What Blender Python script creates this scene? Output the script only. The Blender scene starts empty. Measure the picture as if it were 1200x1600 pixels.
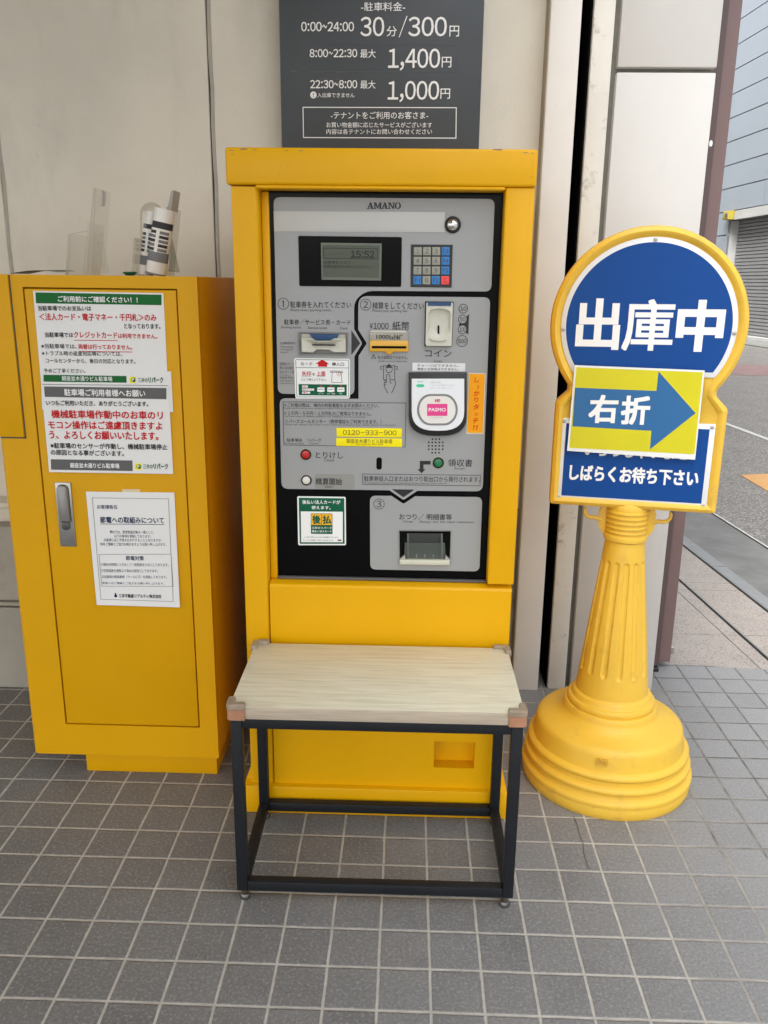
import bpy, bmesh, math, random
from mathutils import Vector, Matrix
random.seed(7)
S = bpy.context.scene
COL = S.collection
R = math.radians

# ------------------------------------------------------------------ camera
F_PX, PIT, YAW, ROL, CH = 1310.8, R(15.313), R(-1.604), R(.663), 1.2942
_cy, _sy = math.cos(YAW), math.sin(YAW)
FW = Vector((_sy * math.cos(PIT), _cy * math.cos(PIT), -math.sin(PIT)))
_R0 = Vector((_cy, -_sy, 0)); _U0 = _R0.cross(FW)
RT = math.cos(ROL) * _R0 + math.sin(ROL) * _U0
UP = -math.sin(ROL) * _R0 + math.cos(ROL) * _U0
EYE = Vector((0, 0, CH))
cam = bpy.data.cameras.new('camera')
cam.sensor_fit = 'VERTICAL'; cam.sensor_height = 32; cam.sensor_width = 24
cam.lens = F_PX / 1600 * 32
cam.clip_start = .05; cam.clip_end = 500
co = bpy.data.objects.new('camera', cam); COL.objects.link(co)
M = Matrix((RT, UP, -FW)).transposed().to_4x4(); M.translation = EYE
co.matrix_world = M
S.camera = co

# ------------------------------------------------------------------ sky and sun
SUN_EL, SUN_AZ = R(54), R(214)          # azimuth clockwise from +Y (into the wall): high behind the viewer, over the roof
w = bpy.data.worlds.new('World'); S.world = w; w.use_nodes = True
nt = w.node_tree; bg = nt.nodes['Background']
sky = nt.nodes.new('ShaderNodeTexSky'); sky.sky_type = 'NISHITA'; sky.sun_disc = False
sky.sun_elevation = SUN_EL; sky.sun_rotation = SUN_AZ
sky.air_density = 1.0; sky.dust_density = 6.0; sky.ozone_density = 1.0
hs = nt.nodes.new('ShaderNodeHueSaturation'); hs.inputs['Saturation'].default_value = .25
nt.links.new(sky.outputs[0], hs.inputs['Color']); nt.links.new(hs.outputs[0], bg.inputs['Color'])
bg.inputs['Strength'].default_value = .15
sl = bpy.data.lights.new('sun', 'SUN'); sl.energy = .5; sl.angle = R(25); sl.color = (1, .955, .89)
so = bpy.data.objects.new('sun', sl); COL.objects.link(so)
sd = Vector((math.sin(SUN_AZ) * math.cos(SUN_EL), math.cos(SUN_AZ) * math.cos(SUN_EL), math.sin(SUN_EL)))
so.rotation_euler = sd.to_track_quat('Z', 'Y').to_euler(); so.location = (3, -3, 6)
S.view_settings.view_transform = 'Standard'; S.view_settings.look = 'None'
S.view_settings.exposure = 1.66; S.view_settings.gamma = 1
S.cycles.max_bounces = 10; S.cycles.transparent_max_bounces = 24

# ------------------------------------------------------------------ materials
def s2l(c):
    return tuple((v / 12.92 if v <= .04045 else ((v + .055) / 1.055) ** 2.4) for v in (x / 255 for x in c))
MATS = {}
def mat(name, col, rough=.5, metal=0, var=.0, vscale=6, bump=0, bscale=200, spec=.5, coat=0, dirt=0, dcol=(.10, .07, .045), dscale=9, dlo=.58, spk=0, spks=300, spcol=(.5, .5, .5)):
    if name in MATS: return MATS[name]
    m = bpy.data.materials.new(name); m.use_nodes = True
    n = m.node_tree.nodes; l = m.node_tree.links; b = n['Principled BSDF']
    b.inputs['Roughness'].default_value = rough; b.inputs['Metallic'].default_value = metal
    b.inputs['Specular IOR Level'].default_value = spec
    if coat: b.inputs['Coat Weight'].default_value = coat; b.inputs['Coat Roughness'].default_value = .08
    b.inputs['Base Color'].default_value = (*col, 1)
    tc = n.new('ShaderNodeTexCoord')
    out = None
    def noise(sc, det=5, r=.6):
        t = n.new('ShaderNodeTexNoise'); t.inputs['Scale'].default_value = sc; t.inputs['Detail'].default_value = det
        t.inputs['Roughness'].default_value = r; l.new(tc.outputs['Object'], t.inputs['Vector']); return t
    def ramp(src, lo, hi):
        r = n.new('ShaderNodeMapRange'); r.inputs[1].default_value = lo; r.inputs[2].default_value = hi
        l.new(src, r.inputs[0]); return r.outputs[0]
    def mix(fac, a, bb):
        x = n.new('ShaderNodeMix'); x.data_type = 'RGBA'
        l.new(fac, x.inputs[0])
        for i, v in ((6, a), (7, bb)):
            if isinstance(v, tuple): x.inputs[i].default_value = (*v, 1)
            else: l.new(v, x.inputs[i])
        return x.outputs[2]
    cur = tuple(col)
    if var:
        t = noise(vscale)
        cur = mix(ramp(t.outputs[0], .3, .7), tuple(c * (1 - var) for c in col), tuple(min(1, c * (1 + var)) for c in col))
        rr = n.new('ShaderNodeMapRange'); rr.inputs[1].default_value = .3; rr.inputs[2].default_value = .7
        rr.inputs[3].default_value = rough * .85; rr.inputs[4].default_value = min(1, rough * 1.15)
        l.new(noise(vscale * 2.3).outputs[0], rr.inputs[0]); l.new(rr.outputs[0], b.inputs['Roughness'])
    if spk:
        t = noise(spks, 2, .5)
        cur = mix(ramp(t.outputs[0], 1 - spk, 1 - spk + .12), cur, spcol)
    if dirt:
        t = noise(dscale, 8, .7)
        f = n.new('ShaderNodeMath'); f.operation = 'MULTIPLY'; f.inputs[1].default_value = dirt
        l.new(ramp(t.outputs[0], dlo, dlo + .22), f.inputs[0])
        cur = mix(f.outputs[0], cur, dcol)
    if not isinstance(cur, tuple): l.new(cur, b.inputs['Base Color'])
    if bump:
        bp = n.new('ShaderNodeBump'); bp.inputs['Strength'].default_value = bump; bp.inputs['Distance'].default_value = .002
        l.new(noise(bscale, 3).outputs[0], bp.inputs['Height']); l.new(bp.outputs[0], b.inputs['Normal'])
    MATS[name] = m
    return m
def ink(name, rgb, rough=.6): return mat(name, s2l(rgb), rough, spec=.25)
def film(name, rgb):
    return mat(name, s2l(rgb), .35, var=.03, vscale=14, bump=.35, bscale=16, spec=.3, coat=.35)
def emis(name, col, st):
    m = mat(name, col, .4); b = m.node_tree.nodes['Principled BSDF']
    b.inputs['Emission Color'].default_value = (*col, 1); b.inputs['Emission Strength'].default_value = st; return m
def clear(name, tint=(.93, .95, .93), edge=.25):
    m = bpy.data.materials.new(name); m.use_nodes = True; n = m.node_tree.nodes; l = m.node_tree.links
    n.remove(n['Principled BSDF'])
    tr = n.new('ShaderNodeBsdfTransparent'); tr.inputs[0].default_value = (*tint, 1)
    gl = n.new('ShaderNodeBsdfGlossy'); gl.inputs['Roughness'].default_value = .12; gl.inputs[0].default_value = (.9, .9, .9, 1)
    lw = n.new('ShaderNodeLayerWeight'); lw.inputs[0].default_value = .35; mu = n.new('ShaderNodeMath'); mu.operation = 'MULTIPLY'; mu.inputs[1].default_value = edge; l.new(lw.outputs['Facing'], mu.inputs[0])
    mx = n.new('ShaderNodeMixShader'); l.new(mu.outputs[0], mx.inputs[0]); l.new(tr.outputs[0], mx.inputs[1]); l.new(gl.outputs[0], mx.inputs[2])
    l.new(mx.outputs[0], n['Material Output'].inputs[0]); MATS[name] = m; return m

YEL = mat('yellow_paint', (.755, .39, .0), .38, spec=.28, var=.03, vscale=4, bump=.06, bscale=260, dirt=.22, dcol=(.30, .16, .02), dscale=30, dlo=.66)
YELC = mat('cabinet_yellow_paint', (.70, .358, .0), .43, spec=.25, var=.03, vscale=3, bump=.08, bscale=240, dirt=.2, dcol=(.25, .14, .02), dscale=24, dlo=.66)
YELP = mat('yellow_plastic', (.76, .47, .045), .46, var=.04, vscale=7, bump=.05, bscale=90, dirt=.45, dcol=(.36, .215, .07), dscale=17, dlo=.55)
WALLM = mat('painted_concrete', (.71, .665, .565), .78, var=.10, vscale=1.7, bump=.3, bscale=120, dirt=.55, dcol=(.24, .21, .175), dscale=38, dlo=.62)
def streak(m, col, amt, lo=.56, sc=(11, 11, .55)):
    n = m.node_tree.nodes; l = m.node_tree.links; b = n['Principled BSDF']; src = b.inputs['Base Color'].links[0].from_socket
    tc = n.new('ShaderNodeTexCoord'); mp = n.new('ShaderNodeMapping'); mp.inputs['Scale'].default_value = sc; l.new(tc.outputs['Object'], mp.inputs[0])
    t = n.new('ShaderNodeTexNoise'); t.inputs['Scale'].default_value = 1; t.inputs['Detail'].default_value = 7; t.inputs['Roughness'].default_value = .65; l.new(mp.outputs[0], t.inputs['Vector'])
    r = n.new('ShaderNodeMapRange'); r.inputs[1].default_value = lo; r.inputs[2].default_value = lo + .2; r.inputs[4].default_value = amt; l.new(t.outputs[0], r.inputs[0])
    x = n.new('ShaderNodeMix'); x.data_type = 'RGBA'; l.new(r.outputs[0], x.inputs[0]); l.new(src, x.inputs[6]); x.inputs[7].default_value = (*col, 1); l.new(x.outputs[2], b.inputs['Base Color'])
streak(WALLM, (.46, .42, .35), .32, .53, (5, 5, 1.6))
WALLD = mat('dark_groove', (.10, .09, .075), .9)
CAULK = mat('caulk', (.42, .39, .33), .7, var=.1, vscale=20)
COURSE = mat('concrete_course', (.36, .34, .29), .85, var=.12, vscale=5, bump=.3, bscale=90, dirt=.4, dscale=12)
WHITEP = mat('white_panel', (.54, .53, .51), .55, var=.04, vscale=3, bump=.05, bscale=150, dirt=.28, dcol=(.40, .385, .35), dscale=16, dlo=.6)
streak(WHITEP, (.43, .415, .385), .28, .55, (12, 12, 1.5))
WHITEJ = mat('white_jamb_paint', (.70, .67, .62), .5, var=.04, vscale=5, bump=.06, dirt=.55, dcol=(.36, .28, .19), dscale=22, dlo=.66)
WHITER = mat('rusty_white_paint', (.66, .635, .57), .6, var=.06, vscale=4, bump=.15, dirt=.8, dcol=(.17, .12, .07), dscale=22, dlo=.57)
GREYJ = mat('grey_sealant', (.17, .165, .14), .8, var=.15, vscale=25)
BLACK = mat('black_void', (.004, .004, .004), .9, spec=.1)
BROWN = mat('brown_steel', (.155, .098, .092), .42, var=.08, vscale=3, bump=.05, dirt=.2, dcol=(.3, .26, .24), dscale=25, dlo=.68)
BROWND = mat('dark_brown_steel', (.085, .055, .052), .5, var=.08, vscale=3)
CEIL = mat('soffit_paint', (.55, .53, .49), .8, var=.04)
BGLASS = mat('black_acrylic', (.002, .002, .0022), .16, spec=.12)
PLATE = mat('silver_print', (.325, .333, .33), .42, metal=.0, var=.015, vscale=3, spec=.5)
INKD = ink('dark_ink', (38, 38, 40)); INKG = ink('small_grey_ink', (82, 84, 84))
WHITEI = ink('white_ink', (238, 238, 236)); PAPER = mat('paper', (.80, .80, .78), .7, var=.015, vscale=8, spec=.2)
PAPER2 = mat('worn_paper', (.74, .75, .74), .6, var=.03, vscale=9, spec=.25)
GREENI = ink('green_ink', (22, 100, 45)); GREEND = ink('dark_green_ink', (5, 92, 62)); REDI = ink('red_ink', (196, 22, 28))
GRAYI = ink('grey_ink', (98, 98, 98)); BLUEI = ink('blue_ink', (0, 66, 138), .45); LBLUE = film('arrow_blue_ink', (34, 98, 152))
LYEL = film('lemon_ink', (206, 198, 8)); LABY = ink('label_yellow', (250, 232, 20), .5); ORY = ink('orange_sticker', (245, 165, 12), .4)
PINK = ink('pink_ink', (226, 74, 140)); ORED = ink('orange_red_ink', (220, 62, 12)); NAVY = ink('navy_ink', (22, 40, 80))
IVORY = mat('ivory_plastic', (.56, .55, .46), .38, var=.03); IVORYD = mat('ivory_shade_plastic', (.42, .41, .34), .4)
DGREY = mat('dark_grey_plastic', (.10, .10, .10), .5); MGREY = mat('mid_grey_plastic', (.22, .22, .21), .45)
CHROME = mat('chrome', (.75, .75, .75), .12, metal=1); STEEL = mat('brushed_steel', (.42, .42, .41), .38, metal=.9, var=.06, vscale=30)
BLKP = mat('black_plastic', (.012, .012, .013), .38); WHP = mat('white_plastic', (.80, .82, .83), .3, coat=.3)
SIGND = mat('charcoal_sign_face', (.052, .060, .068), .42, var=.06, vscale=5)
CLR = clear('clear_acrylic', (.965, .965, .955), .16); CLR2 = clear('clear_plastic_bottle', (.90, .895, .875), .35)
BFRAME = mat('black_powder_coat', (.010, .012, .015), .5, spec=.3, var=.15, vscale=30, dirt=.25, dcol=(.12, .11, .10), dscale=40, dlo=.62)

def wood():
    m = bpy.data.materials.new('pale_oak_laminate'); m.use_nodes = True; n = m.node_tree.nodes; l = m.node_tree.links; b = n['Principled BSDF']
    tc = n.new('ShaderNodeTexCoord'); mp = n.new('ShaderNodeMapping'); mp.inputs['Scale'].default_value = (4.5, 60, 60)
    l.new(tc.outputs['Object'], mp.inputs[0])
    no = n.new('ShaderNodeTexNoise'); no.inputs['Scale'].default_value = 1.6; no.inputs['Detail'].default_value = 9; no.inputs['Roughness'].default_value = .62; no.inputs['Distortion'].default_value = .5
    l.new(mp.outputs[0], no.inputs['Vector'])
    cr = n.new('ShaderNodeValToRGB'); cr.color_ramp.elements[0].position = .28; cr.color_ramp.elements[1].position = .62
    cr.color_ramp.elements[0].color = (.56, .51, .36, 1); cr.color_ramp.elements[1].color = (.73, .69, .53, 1)
    l.new(no.outputs[0], cr.inputs[0]); l.new(cr.outputs[0], b.inputs['Base Color']); b.inputs['Roughness'].default_value = .42
    MATS['wood'] = m; return m
WOOD = wood()
WOODE = mat('oak_edge_band', (.46, .385, .29), .55, var=.18, vscale=12)
_n = WOODE.node_tree; _t = _n.nodes.new('ShaderNodeTexCoord'); _m = _n.nodes.new('ShaderNodeMapping'); _m.inputs['Scale'].default_value = (1.2, 5, 34); _n.links.new(_t.outputs['Object'], _m.inputs[0])
for _q in [q for q in _n.nodes if q.type == 'TEX_NOISE']: _n.links.new(_m.outputs[0], _q.inputs['Vector'])
TAPE = mat('brown_packing_tape', (.42, .205, .115), .35, var=.15, vscale=40, coat=.2)
TAPEC = mat('corner_cushion', (.31, .24, .17), .45, var=.15, vscale=40)

def tile_mat():
    T, OX, OY = .1, -.338, 2.0472
    m = bpy.data.materials.new('grey_floor_tile'); m.use_nodes = True; n = m.node_tree.nodes; l = m.node_tree.links; b = n['Principled BSDF']
    tc = n.new('ShaderNodeTexCoord'); sp = n.new('ShaderNodeSeparateXYZ'); l.new(tc.outputs['Object'], sp.inputs[0])
    def math_(op, a, bb=None, cc=None):
        x = n.new('ShaderNodeMath'); x.operation = op
        for i, v in enumerate((a, bb, cc)):
            if v is None: continue
            if isinstance(v, (int, float)): x.inputs[i].default_value = v
            else: l.new(v, x.inputs[i])
        return x.outputs[0]
    def noise(sc, det=4, r=.6, vec=None):
        t = n.new('ShaderNodeTexNoise'); t.inputs['Scale'].default_value = sc; t.inputs['Detail'].default_value = det; t.inputs['Roughness'].default_value = r
        l.new(vec or tc.outputs['Object'], t.inputs['Vector']); return t.outputs[0]
    def mr(v, a, bb, c=0, d=1):
        x = n.new('ShaderNodeMapRange'); l.new(v, x.inputs[0])
        for i, q in enumerate((a, bb, c, d)): x.inputs[i + 1].default_value = q
        return x.outputs[0]
    def mix(f, a, bb):
        x = n.new('ShaderNodeMix'); x.data_type = 'RGBA'
        if isinstance(f, (int, float)): x.inputs[0].default_value = f
        else: l.new(f, x.inputs[0])
        for i, v in ((6, a), (7, bb)):
            if isinstance(v, tuple): x.inputs[i].default_value = (*v, 1)
            else: l.new(v, x.inputs[i])
        return x.outputs[2]
    wob = math_('MULTIPLY', math_('SUBTRACT', noise(9, 3), .5), .004)
    tx = math_('DIVIDE', math_('ADD', math_('SUBTRACT', sp.outputs[0], OX), wob), T); ty = math_('DIVIDE', math_('ADD', math_('SUBTRACT', sp.outputs[1], OY), wob), T)
    dx = math_('ABSOLUTE', math_('SUBTRACT', math_('FRACT', math_('ADD', tx, .5)), .5))
    dy = math_('ABSOLUTE', math_('SUBTRACT', math_('FRACT', math_('ADD', ty, .5)), .5))
    d = math_('MINIMUM', dx, dy)                        # distance to nearest joint, in tiles
    edge = math_('ADD', .026, math_('MULTIPLY', math_('SUBTRACT', noise(60, 3), .5), .02))
    gro = mr(math_('SUBTRACT', d, edge), -.008, .008, 1, 0)
    cb = n.new('ShaderNodeCombineXYZ'); l.new(math_('FLOOR', tx), cb.inputs[0]); l.new(math_('FLOOR', ty), cb.inputs[1])
    wn = n.new('ShaderNodeTexWhiteNoise'); l.new(cb.outputs[0], wn.inputs['Vector'])
    base = mix(wn.outputs['Value'], (.152, .151, .149), (.215, .214, .211))
    base = mix(mr(noise(4.5, 6), .35, .7), base, (.235, .231, .224))
    base = mix(mr(math_('ADD', sp.outputs[0], math_('MULTIPLY', noise(1.3, 3), .9)), -.7, .7, .6, 0), base, (.125, .117, .104))  # shade on the left side of the floor, put into the tile colour
    base = mix(mr(math_('ADD', sp.outputs[0], math_('MULTIPLY', noise(2.1, 3), .5)), .55, 1.25, 0, .75), base, (.30, .305, .31))  # stronger light towards the street, painted as paler tile
    base = mix(mr(wn.outputs['Color'], .0, 1, 0, .22), base, (.09, .088, .085))
    base = mix(mr(noise(150, 4, .75), .50, .66, 0, .55), base, (.38, .38, .375))
    base = mix(mr(noise(190, 4, .75), .52, .68, 0, .5), base, (.06, .059, .058))
    base = mix(mr(noise(17, 6, .8), .55, .75, 0, .45), base, (.29, .285, .28))
    base = mix(mr(noise(38, 5, .7), .70, .78, 0, .55), base, (.06, .058, .055))
    # joints: pale cement under the canopy, mossy and dark where the rain reaches them
    wet = mr(math_('ADD', math_('ADD', sp.outputs[0], math_('MULTIPLY', noise(3.5, 4), 1.1)), math_('MULTIPLY', sp.outputs[1], .12)), 1.25, 1.75)
    jn = mix(mr(noise(25, 4), .3, .7), (.37, .35, .31), (.52, .495, .445))
    jd = mix(mr(noise(30, 4), .35, .65), (.06, .052, .043), (.20, .185, .16))
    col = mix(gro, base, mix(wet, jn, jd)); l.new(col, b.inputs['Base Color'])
    l.new(mr(noise(12, 4), .3, .7, .5, .68), b.inputs['Roughness'])
    b.inputs['Specular IOR Level'].default_value = .4
    h = math_('ADD', math_('MULTIPLY', mr(math_('SUBTRACT', d, edge), -.01, .03), 1.0), math_('MULTIPLY', noise(130, 4), .18))
    bp = n.new('ShaderNodeBump'); bp.inputs['Strength'].default_value = .5; bp.inputs['Distance'].default_value = .003
    l.new(h, bp.inputs['Height']); l.new(bp.outputs[0], b.inputs['Normal'])
    return m
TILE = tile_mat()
PAVER = mat('granite_paver', (.35, .315, .285), .75, var=.08, vscale=5, bump=.4, bscale=160, spk=.46, spks=190, spcol=(.17, .145, .13), dirt=.3, dcol=(.2, .17, .15), dscale=5)
KERBM = mat('grey_kerbstone', (.23, .24, .245), .7, var=.08, vscale=9, bump=.3, bscale=120, spk=.4, spks=220, spcol=(.2, .2, .2))
GUTTER = mat('gutter_concrete', (.17, .17, .165), .8, var=.22, vscale=4, bump=.4, bscale=90, dirt=.4, dcol=(.09, .09, .085), dscale=6)
ASPH = mat('worn_asphalt', (.15, .142, .134), .75, var=.10, vscale=1.5, bump=.8, bscale=110, spk=.49, spks=85, spcol=(.36, .34, .315), dirt=.35, dcol=(.08, .075, .07), dscale=40, dlo=.55)
ROADW = mat('worn_white_paint', (.55, .54, .52), .7, var=.1, vscale=20, dirt=.7, dcol=(.2, .19, .18), dscale=60, dlo=.48)
ROADO = mat('orange_road_paint', (.55, .30, .11), .7, var=.08, vscale=6, bump=.4, bscale=110, dirt=.5, dcol=(.3, .2, .12), dscale=70, dlo=.55)
ROADP = mat('faded_red_road_paint', (.24, .155, .15), .75, var=.15, vscale=4, bump=.4, bscale=110, dirt=.6, dcol=(.22, .2, .19), dscale=30, dlo=.5)
FAC = mat('blue_grey_metal_panel', (.315, .36, .415), .38, var=.025, vscale=.8, spec=.5)
FACB = mat('panel_joint', (.06, .065, .075), .8)
SHUT = mat('grey_shutter', (.27, .27, .28), .5, var=.05, vscale=2)
FACW = mat('white_lintel', (.52, .53, .52), .6, var=.08, vscale=3)

# ------------------------------------------------------------------ geometry helpers
class Pl:
    """A real plane in the place; px() measures where a point of the photograph lies on it."""
    def __init__(s, p, n):
        s.p = Vector(p); s.n = Vector(n).normalized(); s.u = Vector((0, 0, 1)).cross(s.n).normalized(); s.v = s.n.cross(s.u)
    def px(s, x, y):
        d = FW + RT * ((x - 600) / F_PX) - UP * ((y - 800) / F_PX)
        q = EYE + d * ((s.p - EYE).dot(s.n) / d.dot(s.n)) - s.p
        return (q.dot(s.u), q.dot(s.v))
    def w(s, uv, d=0): return s.p + s.u * uv[0] + s.v * uv[1] + s.n * d
    def pts(s, l): return [s.px(*q) for q in l]
    def shift(s, d): return Pl(s.p + s.n * d, s.n)
ROOTS = {}
def thing(name, loc, label, cat, group=None, rz=0):
    o = bpy.data.objects.new(name, None); COL.objects.link(o); o.location = loc; o.rotation_euler = (0, 0, rz); o.empty_display_size = .1
    o['label'] = label; o['category'] = cat
    if group: o['group'] = group
    ROOTS[o.name] = (Matrix.Translation(loc) @ Matrix.Rotation(rz, 4, 'Z')).inverted()
    return o
def tag(o, label, cat, group=None):
    o['label'] = label; o['category'] = cat
    if group: o['group'] = group
    return o
def obj(name, bm, mats, parent=None, ang=32, smooth=True, origin=None):
    bm.normal_update()
    if smooth:
        for f in bm.faces: f.smooth = True
        a = R(ang)
        for e in bm.edges:
            if len(e.link_faces) == 2: e.smooth = e.calc_face_angle(9) < a
    me = bpy.data.meshes.new(name)
    inv = None; p = parent
    while p is not None:
        if p.name in ROOTS: inv = ROOTS[p.name]; break
        p = p.parent
    o = bpy.data.objects.new(name, me)
    if inv is not None: bm.transform(inv)
    elif parent is None and origin is not None:
        bm.transform(Matrix.Translation(-Vector(origin))); o.location = origin
        ROOTS[o.name] = Matrix.Translation(-Vector(origin))
    bm.to_mesh(me); bm.free()
    for m in (mats if isinstance(mats, (list, tuple)) else [mats]): me.materials.append(m)
    COL.objects.link(o)
    if parent is not None: o.parent = parent
    return o
def struct(name, bm, m, **k):
    o = obj(name, bm, m, **k); o['kind'] = 'structure'; return o
def NB(): return bmesh.new()
def box(bm, x0, x1, y0, y1, z0, z1, bev=0, seg=2, mi=0, mtx=None):
    vs = [bm.verts.new((x, y, z)) for z in (z0, z1) for y in (y0, y1) for x in (x0, x1)]
    fs = [bm.faces.new([vs[i] for i in q]) for q in ((0, 2, 3, 1), (4, 5, 7, 6), (0, 1, 5, 4), (1, 3, 7, 5), (3, 2, 6, 7), (2, 0, 4, 6))]
    for f in fs: f.material_index = mi
    allv = list(vs)
    if bev:
        es = list({e for f in fs for e in f.edges})
        r = bmesh.ops.bevel(bm, geom=es, offset=bev, segments=seg, affect='EDGES', profile=.5)
        allv = list({v for v in r['verts']} | {v for f in r['faces'] for v in f.verts} | {v for v in vs if v.is_valid})
        for f in r['faces']: f.material_index = mi
    if mtx is not None: bmesh.ops.transform(bm, matrix=mtx, verts=allv)
    return bm
def loops(bm, pl, ls, cap0=False, cap1=True, mi=0):
    """bridge equal-count outlines [(pts, depth), ...] on plane pl"""
    rows = [[bm.verts.new(pl.w(p, d)) for p in pts] for pts, d in ls]
    k = len(rows[0])
    for a, b in zip(rows, rows[1:]):
        for i in range(k):
            f = bm.faces.new((a[i], a[(i + 1) % k], b[(i + 1) % k], b[i])); f.material_index = mi
    if cap1: bm.faces.new(rows[-1]).material_index = mi
    if cap0: bm.faces.new(rows[0][::-1]).material_index = mi
    bmesh.ops.recalc_face_normals(bm, faces=list({f for r in rows for v in r for f in v.link_faces}))
def area(p): return sum(p[i][0] * p[(i + 1) % len(p)][1] - p[(i + 1) % len(p)][0] * p[i][1] for i in range(len(p))) / 2
def inset(pts, d):
    k = len(pts); s = 1 if area(pts) > 0 else -1; o = []
    for i in range(k):
        a, b, c = pts[i - 1], pts[i], pts[(i + 1) % k]
        e1 = Vector((b[0] - a[0], b[1] - a[1])).normalized(); e2 = Vector((c[0] - b[0], c[1] - b[1])).normalized()
        n1 = Vector((-e1.y, e1.x)) * s; n2 = Vector((-e2.y, e2.x)) * s
        m = n1 + n2
        m = m / max(.35, (1 + n1.dot(n2)))
        o.append((b[0] + m.x * d, b[1] + m.y * d))
    return o
def rnd(pts, r, seg=5):
    k = len(pts); o = []
    rr = r if isinstance(r, (list, tuple)) else [r] * k
    for i in range(k):
        a, b, c = (Vector(pts[i - 1]), Vector(pts[i]), Vector(pts[(i + 1) % k]))
        if rr[i] <= 0: o.append(tuple(b)); continue
        e1 = (a - b); e2 = (c - b); q = min(rr[i], e1.length * .49, e2.length * .49)
        p0 = b + e1.normalized() * q; p1 = b + e2.normalized() * q
        for j in range(seg + 1):
            t = j / seg; o.append(tuple(p0 * (1 - t) ** 2 + b * 2 * t * (1 - t) + p1 * t * t))
    return o
def slab(bm, pl, pts, d0, d1, bev=0, mi=0):
    if bev: loops(bm, pl, [(pts, d0), (pts, d1 - bev), (inset(pts, bev * .35), d1 - bev * .35), (inset(pts, bev), d1)], cap0=True, mi=mi)
    else: loops(bm, pl, [(pts, d0), (pts, d1)], cap0=True, mi=mi)
def circ(c, r, k=32, ry=None, a0=0): return [(c[0] + r * math.cos(a0 + 2 * math.pi * i / k), c[1] + (ry or r) * math.sin(a0 + 2 * math.pi * i / k)) for i in range(k)]
def lathe(bm, c, prof, k=64, mi=0, rfun=None):
    rows = []
    for r, z in prof:
        rows.append([bm.verts.new((c[0] + (rfun(r, z, 2 * math.pi * i / k) if rfun else r) * math.cos(2 * math.pi * i / k), c[1] + (rfun(r, z, 2 * math.pi * i / k) if rfun else r) * math.sin(2 * math.pi * i / k), c[2] + z)) for i in range(k)])
    for a, b in zip(rows, rows[1:]):
        for i in range(k): bm.faces.new((a[i], a[(i + 1) % k], b[(i + 1) % k], b[i])).material_index = mi
    bm.faces.new(rows[0][::-1]).material_index = mi; bm.faces.new(rows[-1]).material_index = mi

# text outlines from the built-in font, turned into flat print on a plane
_TC = {}
_RC = {}
def raw(c):
    if c not in _RC: _RC[c] = outline_of(c)
    return _RC[c]
def outline_of(s, off=0):
    cu = bpy.data.curves.new('writing', 'FONT'); cu.body = s; cu.size = 1; cu.resolution_u = 3
    o = bpy.data.objects.new('writing', cu); COL.objects.link(o)
    bpy.context.view_layer.update()
    me = bpy.data.meshes.new_from_object(o.evaluated_get(bpy.context.evaluated_depsgraph_get()))
    vs = [(v.co.x, v.co.y) for v in me.vertices]; fs = [list(p.vertices) for p in me.polygons]
    bpy.data.objects.remove(o); bpy.data.curves.remove(cu); bpy.data.meshes.remove(me)
    return vs, fs
def glyphs(s, off):
    if (s, off) in _TC: return _TC[(s, off)]
    vs, fs = outline_of(s)
    x0, x1 = min(v[0] for v in vs), max(v[0] for v in vs); y0, y1 = min(v[1] for v in vs), max(v[1] for v in vs)
    vs = [((x - x0) / max(1e-6, x1 - x0), (y - y0) / max(1e-6, y1 - y0)) for x, y in vs]
    _TC[(s, off)] = (vs, fs); return vs, fs
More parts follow.
